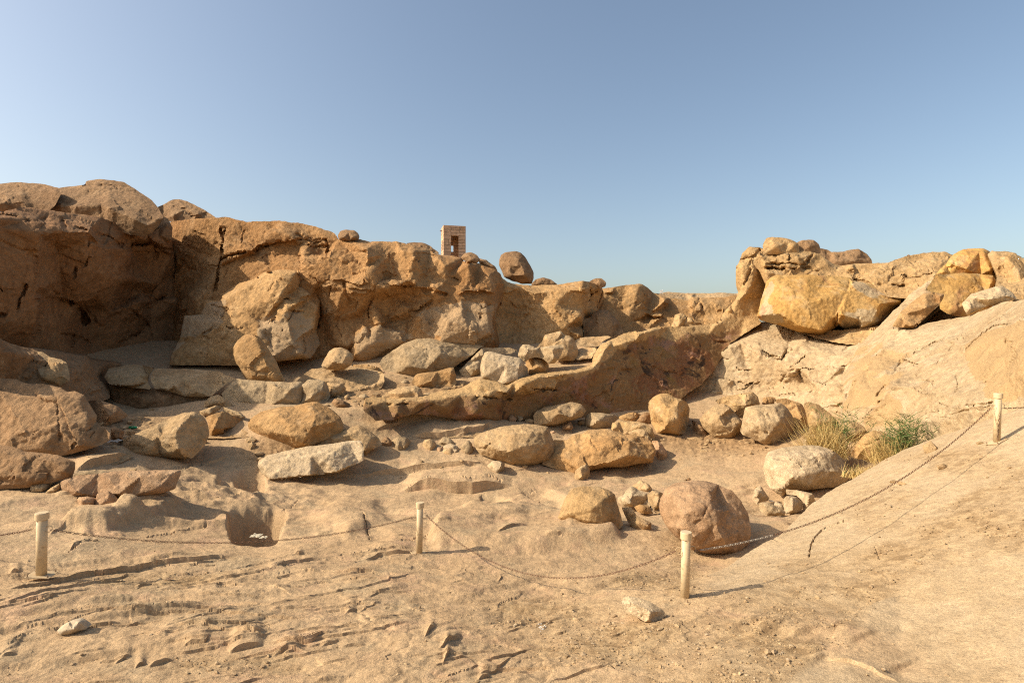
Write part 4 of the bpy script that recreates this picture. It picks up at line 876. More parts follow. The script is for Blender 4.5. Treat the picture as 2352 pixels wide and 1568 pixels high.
mass('rock_slope', 'huge smooth pale granite slope rising at the right', 'U4',
 [(950,1470,19.4),(985,1250,21),(965,1130,22.4),(1030,1000,24),(1090,870,25.4),(1222,745,26),(1420,545,26.8),(1500,465,27),(1600,398,27.2),(1668,343,27.4),(1712,350,27.2),(1740,480,26.4),(1700,560,25.4),(1600,650,24),(1500,746,22.8),(1600,705,22.4),(1760,680,21.8),(1900,655,21),(2000,620,20.4),(2180,548,19),(2340,530,17.4),(2500,515,16.2),(3000,480,14),(3800,440,12.4),(3800,1650,9.8),(3000,1500,10.9),(2500,1430,11.6),(2340,1440,12.4),(2200,1460,13),(2100,1480,13.4),(1900,1580,14.2),(1680,1640,15.4),(1450,1680,16),(1100,1640,18.4)],
 [(1040,1300,19.8),(1010,1250,20.8),(1060,1150,20.9),(1150,1020,21.9),(1230,960,22.1),(1330,730,24.2),(1400,620,25.2),(1580,480,26.2),(1250,880,22.7),(1340,740,23.6),(1500,760,22.2),(1450,900,21.0),(1130,1070,21.6),(1160,1060,21.2),(1400,990,20.9),(1420,980,20.2),(1300,1100,19.7),(1200,1230,19.2),(1320,1220,18.5),(1280,1170,19.4),(1340,1180,18.4),(1560,1020,18.9),(1700,800,20.4),(1450,950,20.6),(2000,700,18.9),(1900,900,17.2),(1900,1000,16.6),(2000,1120,15.2),(1880,960,17.2),(2200,820,15.4),(2340,700,15),(2200,650,17.4),(1560,1200,17.2),(1750,1250,15.5),(2000,1300,13.7),(2200,1150,13.6),(2340,1000,13),(1400,1450,17.2),(1150,1450,18.6),(1700,1450,15.3),(1150,1350,18.9)],
 'pale', res=2.6, back=6, auto=(17, 35, 14, (25, 90), .15, 1.9), steps=[([(1420,985),(1500,930),(1600,890),(1720,835),(1850,790)],.35,26),([(1340,1095),(1430,1040),(1540,1020)],.28,18),([(1000,1275),(1060,1165),(1130,1065),(1240,945),(1330,800)],.5,30),([(1100,1450),(1200,1350),(1320,1230),(1400,1080)],.4,26),([(1560,1150),(1620,1143),(1660,1145)],.2,14),([(1540,1445),(1680,1420),(1800,1430)],.14,14),([(1850,1330),(2000,1318),(2100,1305)],.12,14),([(1990,770),(2100,690),(2230,645)],.3,26),([(1640,1300),(1760,1335),(1900,1340)],.14,14),([(1870,980),(1900,900),(1960,830),(2100,730),(2300,690)],-.12,40),([(1230,790),(1330,740),(1500,770)],.3,16),([(1480,1180),(1560,1230),(1700,1240)],.14,16),([(2180,830),(2240,850),(2260,990)],-.12,16)], zones=[([(1870,960),(1960,820),(2100,720),(2340,680),(2700,660),(2700,1250),(2340,1270),(2160,1310),(2080,1260),(2000,1200),(2020,1120),(1900,1080)],16),([(1040,980),(1120,880),(1240,900),(1440,900),(1440,980),(1330,1130),(1240,1260),(1130,1400),(1000,1400),(1000,1240)],30),([(1100,1440),(1300,1330),(1420,1500),(1200,1600)],26)], amp=.34, L=2.2, rnd=1, jit=1.4, fine=.8, faceted=.8,
 cracks=[('U4',[(1430,985),(1500,930),(1600,890),(1700,840)],0.17,2.4),('U4',[(1340,1090),(1430,1040),(1540,1020)],0.14,2),('U4',[(1220,1250),(1300,1170),(1340,1100),(1420,980),(1480,860)],0.19,2.4),('U4',[(1000,1270),(1060,1160),(1130,1060),(1230,950)],0.19,2.6),('U4',[(1560,1150),(1600,1140),(1660,1145)],0.12,1.6),('U4',[(1560,1440),(1680,1420),(1790,1430)],0.10,1.8),('U4',[(1600,1400),(1700,1370)],0.10,1.8),('U4',[(1850,1330),(2000,1320),(2090,1305)],0.10,1.8),('U4',[(2000,760),(2100,680),(2220,640)],0.14,2),('U4',[(2200,830),(2200,860)],0.12,2),('U4',[(2260,900),(2280,980)],0.10,2),('U4',[(1100,1450),(1200,1350),(1240,1300)],0.19,2.4),('U4',[(1490,1000),(1560,1200)],0.07,1.6),('U4',[(1650,1310),(1750,1330)],0.07,1.6)])
mass('rock_ledge', 'layered golden strata forming the top of the right outcrop', 'U4',
 [(180,260,32.2),(190,228,32.2),(205,180,32.2),(262,130,32.2),(350,145,32),(380,150,32),(520,158,32),(720,165,31.8),(800,190,31.6),(890,255,31.4),(950,275,31.4),(1050,258,31),(1260,255,30.4),(1310,252,30.2),(1440,200,30.4),(1640,168,30.4),(1740,170,30.2),(1800,192,30),(1760,300,29),(1660,345,28.4),(1600,430,28),(1500,500,27.8),(1440,520,28),(1200,500,28.6),(900,440,29.8),(520,420,30.6),(390,420,31),(330,300,31.6)],
 [(360,200,31.4),(540,190,31.2),(700,200,31.1),(390,270,31.1),(560,250,30.8),(700,270,30.9),(400,292,31.3),(690,292,31.2),(690,310,30.8),(400,320,30.8),(840,250,31.1),(760,300,30.9),(880,320,30.8),(1000,300,30.6),(1040,270,30.3),(1200,380,29.4),(1440,425,28.8),(1060,370,29.9),(1400,350,29.2),(1450,270,29.9),(1640,280,29.2),(1700,220,29.8),(1380,300,29.8),(1430,400,28.9),(520,340,30.7)],
 'outcrop', res=2.8, back=7, amp=.9, L=1.6, rnd=1, jit=1.2, fine=1.4,
 cracks=[('U4',[(395,293),(520,300),(690,292)],.6,3),('U4',[(455,165),(455,200)],.3,1.8),('U4',[(563,185),(563,235)],.4,2),('U4',[(390,260),(560,260),(690,265),(740,200)],.35,2),('U4',[(700,340),(740,310),(900,330)],.2,2),('U4',[(195,230),(300,205),(340,150)],.25,2.2),('U4',[(1400,350),(1500,370),(1640,330)],.25,2.2),('U4',[(1060,380),(1200,410),(1430,430)],.3,2.4),('U4',[(1020,310),(1100,370)],.2,2),('U4',[(330,150),(380,200)],.2,2)])
mass('rock_ledge', 'dark broken bedrock in the gap under the orange slab', 'U4',
 [(600,760,29.4),(760,770,29),(940,760,28.4),(1100,740,27.8),(1240,730,27.4),(1180,840,26.4),(1100,880,26),(900,850,27.2),(760,820,28)],
 [(900,800,28.4),(1000,810,27.4),(1110,820,26.8)], 'outcrop', res=2.8, back=4, amp=1, L=1.2)
mass('cliff', 'rough orange outcrop at the far right edge behind blocks', 'U4',
 [(2060,190,26.5),(2090,162,26.5),(2190,165,26.5),(2270,180,26),(2320,220,25.6),(2400,260,25),(2700,300,24),(3600,340,21),(3600,640,16),(2760,620,18),(2340,600,20),(2200,600,21.4),(2100,500,23),(2130,350,25)],
 [(2140,200,26),(2180,200,25.8),(2240,240,25.2),(2160,330,25.2),(2200,420,24),(2280,400,24),(2300,480,23),(2240,480,23)], 'outcrop', res=3, back=6, amp=1.1, L=1.6)
mass('cliff', 'unseen cliff shoulder added left of the frame to shade the boulders', 'X',  # added occluder outside the view: throws shade on the big left boulders
 [(-1500,500,14),(-1100,455,14.5),(-960,430,14.8),(-850,450,15),(-760,440,15),(-700,540,15.2),(-690,1040,14.6),(-1500,1120,13)], [(-1000,700,13.6),(-850,800,14.2)], 'dark', res=9, back=6, amp=1., L=2.4)
mass('rock_ledge', 'solid bedrock seen in the gaps behind the big right slabs', 'U4',
 [(560,690,32.5),(1000,640,32),(1500,480,31),(1760,470,30),(2060,520,29),(2140,700,28),(1700,860,29),(1100,900,31.5),(560,860,32.5)], [(1000,760,31.5),(1600,640,30.2)], 'outcrop', res=3.2, back=4, amp=.7, L=1.4)
# the cliff goes on to the left, out of the frame: it throws the shade over the left hollow
mass('cliff', 'cliff continuing left beyond the edge of the photograph', 'X',
 [(-1500,520,20),(-1000,460,20),(-600,420,21),(-300,440,21.5),(-60,488,22.6),(-20,560,23),(-20,900,22.8),(-100,930,21),(-300,960,20.6),(-800,980,20),(-1500,1000,19)],
 [(-400,600,20.2),(-200,700,21.4),(-700,800,19.4)], 'dark', res=9, back=9, amp=1., L=2.4)
# ------------------------------------------------------------------ boulders and stones, one object each
rock('boulder', 'wedge shaped sunlit boulder with dark flat right face, left foreground', 'boulder', 'A',
 [(1085,1012),(1200,965),(1340,905),(1560,800),(1700,748),(1790,745),(1868,785),(1905,850),(1925,960),(1880,1060),(1770,1168),(1690,1172),(1480,1158),(1310,1155),(1230,1140),(1150,1085)],
 [(1250,1000,30),(1440,985,70),(1600,965,120),(1640,895,100),(1720,812,60),(1640,1080,110),(1690,1160,40),(1400,1080,60)], 'tan', creases=[((2+16-2)+k,(2+16-2)+k+1) for k in (0,1,2,3)], lim=1.2)
rock('boulder', 'flat rough pinkish slab block resting on small stones, lower left', 'boulder', 'A',
 [(555,1390),(600,1365),(670,1345),(695,1330),(900,1310),(1100,1285),(1660,1275),(1660,1310),(1610,1450),(1480,1490),(1160,1535),(900,1525),(660,1520),(580,1510),(558,1450)],
 [(620,1375,30),(1000,1345,45),(1300,1330,45),(1600,1300,40),(700,1480,60),(1100,1490,60),(1450,1440,50)], 'pink', lim=1.0)
rock('stone', 'thin grey slab lying behind the flat pinkish block', 'stone', 'A', [(670,1345),(690,1310),(870,1272),(1040,1300),(1000,1330),(800,1350)], None, 'grey')
rock('stone', 'pointed triangular stone propped under the flat pinkish block', 'stone', 'F1', [(637,362),(665,275),(745,252),(790,290),(828,330),(780,352),(700,370)], [(740,300,18),(700,345,16)], 'pink')
rock('stone', 'low flat stone left of the pointed propped stone', 'stone', 'F1', [(525,300),(600,292),(665,305),(640,350),(545,372),(530,330)], None, 'pink')
rock('boulder', 'largest shaded brown boulder at the left edge with craggy shoulder', 'boulder', 'A',
 [(-260,440),(0,432),(150,440),(230,480),(420,490),(560,520),(620,560),(690,550),(770,590),(800,640),(850,720),(890,780),(880,850),(960,890),(1015,940),(1000,1020),(900,1060),(700,1120),(560,1150),(0,1130),(-260,1100)],
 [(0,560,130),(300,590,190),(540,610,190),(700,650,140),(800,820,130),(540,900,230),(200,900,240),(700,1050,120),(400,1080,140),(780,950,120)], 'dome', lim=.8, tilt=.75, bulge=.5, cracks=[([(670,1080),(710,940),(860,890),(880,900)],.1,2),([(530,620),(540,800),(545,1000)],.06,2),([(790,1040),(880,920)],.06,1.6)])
rock('boulder', 'broken rock piled behind right shoulder of the largest left boulder', 'boulder', 'A',
 [(820,640),(930,640),(1080,690),(1180,780),(1100,830),(1030,850),(1020,900),(960,890),(870,800)], [(950,690,40),(1000,780,60),(1080,740,40)], 'dome')
rock('boulder', 'long low brown boulder in the bottom left corner of the hollow', 'boulder', 'A',
 [(-260,1040),(0,1047),(120,1060),(240,1110),(420,1120),(540,1140),(690,1205),(690,1260),(665,1345),(560,1370),(480,1395),(250,1440),(0,1455),(-260,1460)],
 [(0,1120,60),(200,1170,90),(400,1180,80),(600,1205,50),(300,1350,80),(600,1290,60),(0,1330,80),(250,1150,60)], 'dome', lim=.8, bulge=.6)
rock('stone', 'flat shard under the right end of the low brown boulder', 'stone', 'A', [(275,1475),(280,1420),(420,1390),(490,1395),(440,1450),(380,1475)], None, 'grey')
rock('stone', 'pale shard leaning between low boulder and pinkish block', 'stone', 'A', [(405,1495),(470,1440),(555,1395),(555,1460),(500,1490)], None, 'tan')
rock('boulder', 'rounded hump of rock on top of shaded left ledge', 'boulder', 'A',
 [(-260,300),(0,280),(140,275),(210,225),(330,190),(390,195),(450,240),(560,260),(610,290),(640,400),(640,460),(560,500),(400,495),(300,490),(200,480),(150,460),(0,460),(-260,470)],
 [(300,290,80),(520,320,80),(400,430,90),(100,370,80),(580,420,50)], 'tan', y=18.6, tilt=.9)
rock('boulder', 'flat topped ledge block split by a joint, left piece', 'boulder', 'A',
 [(955,425),(1000,345),(1110,325),(1190,308),(1300,315),(1420,340),(1370,410),(1360,470),(1395,540),(1200,520),(1000,490),(985,460)],
 [(1000,420,50),(1130,400,60),(1270,410,70),(1350,420,60),(1200,500,70)], 'tan', y=22.4, tilt=1.6)
rock('boulder', 'flat topped ledge block split by a joint, right piece', 'boulder', 'A',
 [(1425,345),(1550,352),(1700,350),(2000,370),(2170,440),(2060,500),(1940,600),(1850,610),(1700,600),(1560,560),(1420,530),(1380,440),(1385,410)],
 [(1440,440,60),(1600,500,100),(1700,450,80),(2030,415,40),(1800,560,80),(2050,450,40),(1560,545,70)], 'tan', y=22.6, tilt=1.7, cracks=[([(2040,415),(2060,495)],.1,1.5)])
rock('boulder', 'dark undercut rock mass beneath the split ledge block', 'boulder', 'A',
 [(990,480),(1200,505),(1395,525),(1600,570),(1720,600),(1850,600),(1940,595),(1860,700),(1760,730),(1650,710),(1590,740),(1460,770),(1300,775),(1200,750),(1080,690),(1010,610)],
 [(1100,560,30),(1300,620,50),(1390,560,10),(1400,640,20),(1500,640,50),(1680,660,40)], 'dome', y=22.6, tilt=.4)
rock('stone', 'triangular stone wedged against the long slab of the ledge', 'stone', 'A', [(1940,600),(2010,588),(2080,630),(2140,680),(2090,705),(2000,690),(1870,710),(1880,650)], None, 'tan')
rock('stone', 'curved flagstone lying on the low ledge behind the wedge boulder', 'stone', 'A', [(1820,745),(1900,710),(1990,683),(2040,700),(2030,720),(1960,760),(1930,780),(1860,775)], None, 'tan', dy=-.3)
rock('stone', 'thin grey sliver of stone tilted on the low ledge', 'stone', 'A', [(2045,695),(2120,720),(2210,750),(2260,795),(2250,810),(2150,780),(2050,730)], None, 'grey', dy=-.3)
rock('stone', 'low brown ledge stone under the flagstones', 'stone', 'A', [(1890,790),(1960,765),(2060,735),(2150,790),(2230,815),(2150,880),(2060,910),(2060,950),(1930,975),(1920,880)], [(2000,800,30),(2050,900,30),(1960,900,40)], 'warm')
rock('stone', 'small dark stone beside the green bottle', 'stone', 'A', [(1020,900),(1060,885),(1145,920),(1130,990),(1060,1015),(1015,990)], None, 'dome')

rock('boulder', 'tall standing stone leaning left with rounded top', 'boulder', 'B',
 [(185,250),(220,190),(280,140),(340,124),(410,150),(470,210),(530,300),(580,380),(620,470),(662,560),(610,575),(480,580),(330,575),(290,530),(240,440),(200,380),(186,310)],
 [(390,160,40),(430,280,70),(500,420,80),(580,560,40),(260,220,45),(280,380,60),(380,480,80)], 'warm', y=23.2, tilt=.35)
rock('boulder', 'smooth round boulder balanced on the ledge slab before the cliff', 'boulder', 'B',
 [(995,410),(1020,360),(1060,290),(1110,255),(1170,247),(1240,275),(1280,315),(1292,350),(1270,410),(1200,455),(1140,465),(1040,450),(1000,435)],
 [(1140,290,60),(1220,330,60),(1100,380,85),(1180,400,80)], 'tan', y=24.6, tilt=.7, faceted=.5, dom=.1)
rock('boulder', 'thick ledge slab carrying the smooth round boulder', 'boulder', 'B',
 [(745,575),(830,500),(900,450),(1000,435),(1180,435),(1300,430),(1490,460),(1560,480),(1572,560),(1545,625),(1480,650),(1260,690),(1200,640),(1050,610),(870,590)],
 [(1230,550,70),(1400,500,60),(1490,478,45),(1050,560,60),(1260,670,60),(1450,610,50),(1545,500,20)], 'tan', y=24.0, tilt=2.0)
rock('stone', 'shadowed slab edge behind the round boulder', 'stone', 'B', [(1270,410),(1400,405),(1530,440),(1575,490),(1480,485),(1300,450)], None, 'warm', y=26.2)
rock('boulder', 'long low slab on the ledge below the standing stone', 'boulder', 'B',
 [(75,680),(120,620),(180,560),(215,535),(330,550),(500,560),(680,570),(800,565),(840,600),(830,700),(790,770),(600,790),(480,800),(340,785),(190,770),(100,720)],
 [(260,580,20),(560,600,50),(700,640,60),(350,770,20),(540,780,30),(300,680,35),(640,720,50)], 'grey', lim=1., dy=.4)
rock('boulder', 'angular grey block at right end of the long low slab', 'boulder', 'B',
 [(755,650),(810,600),(870,550),(960,540),(1020,560),(1060,610),(1075,690),(1030,770),(975,760),(790,770),(765,700)], [(860,610,40),(930,625,60),(960,570,30),(910,700,50),(1000,640,40)], 'grey')
rock('stone', 'low shaded block between grey block and ledge slab', 'stone', 'B', [(1045,575),(1180,580),(1220,620),(1200,690),(1100,705),(1065,725),(1050,640)], None, 'tan')
rock('boulder', 'large smooth tan boulder with pointed left end, centre left', 'boulder', 'B',
 [(320,920),(360,890),(440,840),(600,800),(740,790),(860,755),(960,750),(1000,770),(1100,830),(1170,890),(1195,960),(1195,1010),(1150,1050),(1050,1090),(950,1130),(930,1160),(830,1170),(740,1178),(640,1130),(520,1090),(400,1040),(330,1000),(315,960)],
 [(900,790,70),(940,870,120),(900,980,150),(860,1070,130),(600,880,100),(450,960,80),(520,1020,90),(700,1060,120),(820,1140,90),(1100,930,80),(700,960,140)], 'warm', lim=1.0, tilt=.8, faceted=.55, cracks=[([(860,1010),(870,1080),(810,1150)],.12,2.5)])
rock('boulder', 'dark shaded slab behind the long whitish block', 'boulder', 'B',
 [(945,1150),(970,1075),(1040,1060),(1130,1030),(1200,1000),(1340,962),(1390,985),(1440,1020),(1520,1080),(1550,1140),(1480,1180),(1400,1235),(1300,1230),(1100,1200)],
 [(1060,1075,20),(1130,1090,50),(1250,1050,60),(1340,1000,40),(1400,1180,60),(1450,1080,40)], 'tan', lim=1.)
rock('boulder', 'long whitish rectangular granite block lying in the middle left', 'boulder', 'B',
 [(405,1340),(415,1290),(500,1240),(640,1205),(860,1160),(1100,1130),(1240,1108),(1360,1108),(1382,1170),(1385,1280),(1340,1310),(1140,1400),(980,1420),(700,1455),(520,1470),(440,1410)],
 [(450,1320,40),(700,1275,80),(900,1255,90),(1100,1225,95),(1350,1125,30),(530,1458,50),(700,1442,72),(960,1250,95),(890,1418,80),(1130,1392,70),(1370,1270,20)], 'white', lim=1.0, tilt=.9, faceted=.6)
rock('boulder', 'small tan block with square right end on the upper terrace', 'boulder', 'B', [(1545,700),(1600,660),(1700,615),(1860,603),(1905,630),(1930,690),(1925,760),(1890,775),(1800,790),(1700,775),(1560,740)], [(1840,640,50),(1880,750,35),(1700,680,55),(1880,680,45)], 'tan', lim=1.)
rock('boulder', 'brown oblong block below the big lens shaped slab', 'boulder', 'B', [(1820,580),(1850,510),(1880,490),(2060,470),(2160,440),(2210,435),(2230,500),(2230,590),(2180,605),(2040,625),(1930,625),(1860,605)], [(1890,510,40),(2180,480,50),(2000,560,60),(1900,600,40)], 'warm', lim=1.)
rock('boulder', 'big grey lens shaped slab lying at the cliff foot', 'boulder', 'U2',
 [(1130,1380),(1160,1330),(1250,1260),(1370,1190),(1480,1150),(1600,1148),(1700,1170),(1860,1200),(2000,1205),(2100,1220),(2050,1240),(1990,1300),(1900,1360),(1820,1410),(1780,1430),(1640,1470),(1450,1500),(1290,1470),(1170,1440)],
 [(1360,1250,70),(1700,1215,70),(1690,1300,110),(1400,1400,110),(1560,1430,90),(1860,1320,60),(1550,1200,60),(1750,1290,70)], 'grey', lim=1.0, tilt=.7)
rock('boulder', 'slanting slab leaning right of the lens shaped slab', 'boulder', 'U2', [(1865,1440),(1930,1380),(2080,1235),(2200,1235),(2330,1232),(2400,1260),(2340,1290),(2140,1290),(2090,1340),(2065,1410),(2060,1480),(1960,1510),(1890,1490)], [(1960,1410,40),(2090,1280,30),(2020,1440,40)], 'grey', lim=1.)
rock('boulder', 'cube like pale grey block in the middle of the terrace', 'boulder', 'U3', [(-240,1165),(-225,1080),(-200,1030),(-160,1020),(0,1060),(130,1085),(165,1140),(160,1230),(130,1300),(20,1335),(-90,1320),(-235,1275)], [(-200,1100,40),(0,1130,60),(120,1160,50),(100,1280,40),(0,1310,45),(-200,1250,40)], 'white', lim=1.)
rock('stone', 'narrow slab stuck against the right side of the cube block', 'stone', 'U3', [(140,1170),(165,1150),(195,1170),(195,1240),(130,1300)], None, 'white')
rock('boulder', 'round brown stone right of the cube block', 'boulder', 'U3', [(170,1120),(215,1075),(270,1068),(340,1090),(385,1140),(390,1200),(360,1230),(250,1245),(210,1240),(190,1180)], [(260,1110,40),(290,1160,70),(340,1180,50),(230,1200,45)], 'warm')
rock('boulder', 'dark grey saddle backed block on the terrace', 'boulder', 'U3', [(100,1065),(120,990),(150,960),(210,958),(265,990),(300,985),(470,960),(525,955),(525,990),(480,1090),(440,1135),(390,1140),(330,1090),(270,1075),(200,1090),(170,1125)], [(200,1000,40),(270,1010,40),(420,1000,60),(440,1080,50),(170,1060,40)], 'grey', y=25.6)
rock('boulder', 'peaked angular tan block behind the dark grey block', 'boulder', 'U3', [(270,990),(330,920),(350,870),(500,830),(530,870),(580,880),(620,910),(655,1010),(650,1080),(610,1110),(480,1110),(400,1060),(350,1010)], [(380,900,40),(500,860,40),(570,920,60),(560,1060,50),(440,940,50)], 'tan', y=27)
rock('boulder', 'low bedrock slabs at the back of the terrace near the bluff', 'boulder', 'U3', [(615,920),(680,895),(760,890),(930,880),(960,890),(880,930),(840,980),(720,985),(640,960)], [(750,920,30),(700,950,25),(820,940,30)], 'tan', y=28.6, tilt=2)
rock('boulder', 'flat tan slab tilted on the terrace edge by the wall crest', 'boulder', 'U3', [(650,1000),(740,985),(830,990),(800,1040),(780,1090),(640,1100)], [(720,1030,20),(700,1080,25)], 'tan', y=26.9, tilt=2.2)
rock('boulder', 'rounded block tucked in the recess beside the dark bluff edge', 'boulder', 'U3', [(700,730),(760,715),(810,660),(850,640),(930,645),(970,690),(1020,730),(1050,790),(1080,845),(1060,950),(880,980),(720,980),(705,800)], [(840,700,40),(900,700,60),(1000,770,50),(860,800,60),(980,850,40)], 'dome', y=32.4, tilt=.5)
rock('boulder', 'peaked split rock standing before the far quarry wall', 'boulder', 'U3', [(1505,815),(1530,740),(1545,690),(1600,668),(1640,690),(1655,712),(1700,715),(1745,775),(1745,830),(1600,840)], [(1590,700,40),(1640,730,30),(1650,760,10),(1700,740,30),(1580,790,40)], 'outcrop', y=38.2, cracks=[([(1655,720),(1630,790)],.2,1.6)])

for k, (lab, pts, mt) in enumerate([
 ('small pointed stone on the terrace rubble left of the tan block', [(1200,700),(1245,672),(1262,720),(1225,740),(1190,730)], 'tan'),
 ('grey flat stone in the terrace rubble below the ledge slab', [(1320,700),(1390,670),(1450,720),(1380,735)], 'grey'),
 ('pale rubble stone in shade under the lens shaped slab', [(1720,570),(1760,545),(1800,560),(1790,585),(1730,590)], 'grey'),
 ('small grey stone just right of the square ended tan block', [(1940,670),(1990,665),(2000,710),(1960,730),(1935,710)], 'grey'),
 ('small tan stone right of the brown oblong block', [(2265,570),(2310,565),(2325,600),(2285,620),(2265,600)], 'tan'),
 ('low grey stone alone on the terrace dirt', [(2190,660),(2215,640),(2250,670),(2220,685)], 'grey'),
 ('flat rubble chip under the pointed terrace stone', [(1260,740),(1320,728),(1320,755),(1270,765)], 'tan'),
 ('pale rubble chip in the middle of the terrace rubble', [(1380,745),(1420,733),(1430,765),(1390,770)], 'white'),
 ('long dark chip of terrace rubble beside the pale chip', [(1430,755),(1500,745),(1505,770),(1440,778)], 'dome'),
 ('small round rubble stone near the wall crest', [(1335,780),(1365,770),(1380,790),(1350,800)], 'tan'),
 ('flat tan rubble piece below the tan terrace block', [(1590,780),(1660,775),(1680,800),(1610,805)], 'tan'),
 ('dark shaded stone at the left end of the terrace rubble', [(1080,760),(1110,720),(1200,740),(1260,770),(1250,800),(1130,800)], 'dome')]):
    rock('stone', lab, 'stone', 'B', pts, None, mt, group='rubble stones on the terrace')
for lab, crop, pts, mt in [
 ('dark angular stone at the left end of the stone row', 'B', [(1535,1160),(1550,1100),(1590,1065),(1630,1100),(1645,1160),(1600,1172)], 'dome'),
 ('two humped grey stone second in the stone row', 'B', [(1640,1100),(1700,1070),(1780,1080),(1815,1110),(1800,1160),(1760,1205),(1700,1210),(1655,1180)], 'grey'),
 ('golden angular stone in the middle of the stone row', 'B', [(1920,1150),(1935,1100),(1990,1088),(2040,1110),(2060,1165),(2000,1205),(1930,1195)], 'tan'),
 ('grey stone at the back of the small stone heap', 'B', [(2050,1140),(2110,1068),(2170,1080),(2215,1120),(2230,1150),(2160,1160)], 'grey'),
 ('round pale stone in front of the small stone heap', 'B', [(2100,1180),(2120,1150),(2180,1130),(2250,1160),(2270,1210),(2240,1240),(2200,1230)], 'white'),
 ('flat faced stone lowest in the small stone heap', 'B', [(2090,1215),(2130,1180),(2190,1170),(2230,1235),(2225,1250),(2150,1255)], 'tan'),
 ('small reddish stone squeezed in the stone heap', 'B', [(2035,1200),(2060,1165),(2120,1160),(2100,1200),(2090,1230)], 'pink'),
 ('egg shaped stone left of the big cracked light boulder', 'C', [(55,680),(100,630),(140,612),(170,640),(192,700),(185,750),(130,762),(70,740)], 'grey')]:
    rock('stone', lab, 'stone', crop, pts, None, mt, group='row of stones in front of the long wall')

rock('boulder', 'big light oval boulder with cracked left end, centre', 'boulder', 'C',
 [(190,590),(240,550),(360,510),(480,480),(640,465),(760,470),(870,490),(900,560),(932,650),(930,720),(880,790),(760,830),(640,855),(560,850),(470,810),(360,780),(250,740),(210,690),(188,640)],
 [(840,540,70),(850,640,90),(400,700,120),(520,715,150),(640,670,150),(740,655,130),(850,650,90),(700,800,70),(520,800,60),(300,650,80),(540,570,120),(700,560,120),(620,740,110),(760,740,100)], 'tan', lim=1.0, tilt=.6, faceted=.6, cracks=[([(335,640),(290,690),(240,680)],.08,2),([(400,780),(395,700),(420,660),(340,640)],.1,2.4)])
rock('boulder', 'long brown slab boulder with flat top, right of the light oval boulder', 'boulder', 'C',
 [(805,830),(860,780),(910,720),(925,610),(1040,610),(1110,560),(1180,550),(1240,515),(1390,505),(1440,510),(1560,560),(1700,570),(1800,610),(1840,650),(1862,700),(1830,820),(1700,830),(1540,860),(1400,865),(1250,890),(1110,920),(960,880)],
 [(1160,755,90),(1260,625,110),(1330,715,150),(1440,635,150),(1620,620,110),(1820,640,50),(1250,560,70),(1480,590,90),(1600,750,140),(1400,830,120),(1250,860,80),(1000,760,60),(1160,880,80),(1800,780,50)], 'warm', lim=1.0, tilt=.9, cracks=[([(1270,620),(1330,700)],.1,2)])
rock('boulder', 'tilted loaf shaped boulder against the stained wall', 'boulder', 'C', [(735,380),(760,350),(830,310),(970,280),(1090,260),(1170,280),(1215,320),(1215,360),(1180,400),(1060,440),(930,475),(850,480),(745,475),(738,420)], [(975,300,50),(970,370,90),(860,460,40),(830,350,50),(1150,330,50),(1080,400,60)], 'tan', lim=1.)
rock('boulder', 'grey broken boulder with dark right facet by the wall', 'boulder', 'C', [(1205,440),(1215,390),(1260,360),(1360,362),(1480,380),(1520,410),(1490,440),(1450,490),(1360,515),(1280,510),(1215,480)], [(1390,390,50),(1330,430,80),(1270,480,50),(1400,440,60)], 'grey')
rock('stone', 'brown stone behind the grey broken boulder at the wall foot', 'stone', 'C', [(1505,400),(1600,365),(1660,352),(1730,375),(1700,400),(1670,440),(1600,440),(1530,420)], None, 'warm')
rock('stone', 'dark stone hidden left of the tall square boulder', 'stone', 'C', [(1670,440),(1720,390),(1760,355),(1810,360),(1830,460),(1740,460)], None, 'dome')
rock('boulder', 'flat golden slab behind the long brown slab boulder', 'boulder', 'C', [(1445,530),(1460,450),(1520,435),(1700,440),(1780,460),(1830,500),(1850,590),(1850,630),(1790,610),(1700,580),(1560,560)], [(1500,480,40),(1700,490,60),(1800,550,40)], 'outcrop', lim=1.)
rock('stone', 'split tan slab leaning on the flat golden slab', 'stone', 'C', [(1570,535),(1640,510),(1700,500),(1770,520),(1790,570),(1840,620),(1800,625),(1700,590)], None, 'tan', dy=-.5)
rock('boulder', 'tall squarish boulder with ochre face and notched bottom', 'boulder', 'C',
 [(1795,260),(1830,220),(1900,185),(1970,180),(2050,230),(2100,240),(2150,270),(2172,320),(2165,400),(2150,520),(2120,560),(2060,575),(1980,555),(1870,550),(1810,440),(1795,340)],
 [(2070,270,60),(2060,400,110),(2060,550,50),(1900,240,70),(1860,350,80),(1960,460,120),(1980,330,110),(1950,500,90),(2130,330,40)], 'outcrop', tilt=.4)
rock('stone', 'upright dark shard between tall boulder and round tan boulder', 'stone', 'C', [(2190,430),(2230,440),(2290,480),(2345,560),(2330,580),(2240,570),(2210,520)], None, 'dome')
rock('stone', 'dark rounded stone at right end of the long brown slab', 'stone', 'C', [(1825,620),(1870,615),(1920,650),(1965,720),(1970,765),(1930,795),(1880,790),(1840,770),(1845,700)], [(1890,660,40),(1880,720,50),(1930,740,30)], 'pink')
rock('stone', 'pale rough stone in front of the light oval boulder', 'stone', 'C', [(300,850),(360,800),(440,805),(472,820),(465,900),(445,950),(380,925),(320,880)], [(370,840,35),(440,850,40),(400,900,40)], 'white')
rock('stone', 'upright pale stone in front of the long brown slab', 'stone', 'C', [(1110,960),(1120,890),(1170,850),(1220,830),(1255,870),(1252,950),(1200,985),(1120,983)], [(1170,880,40),(1180,950,40),(1225,900,30)], 'tan')
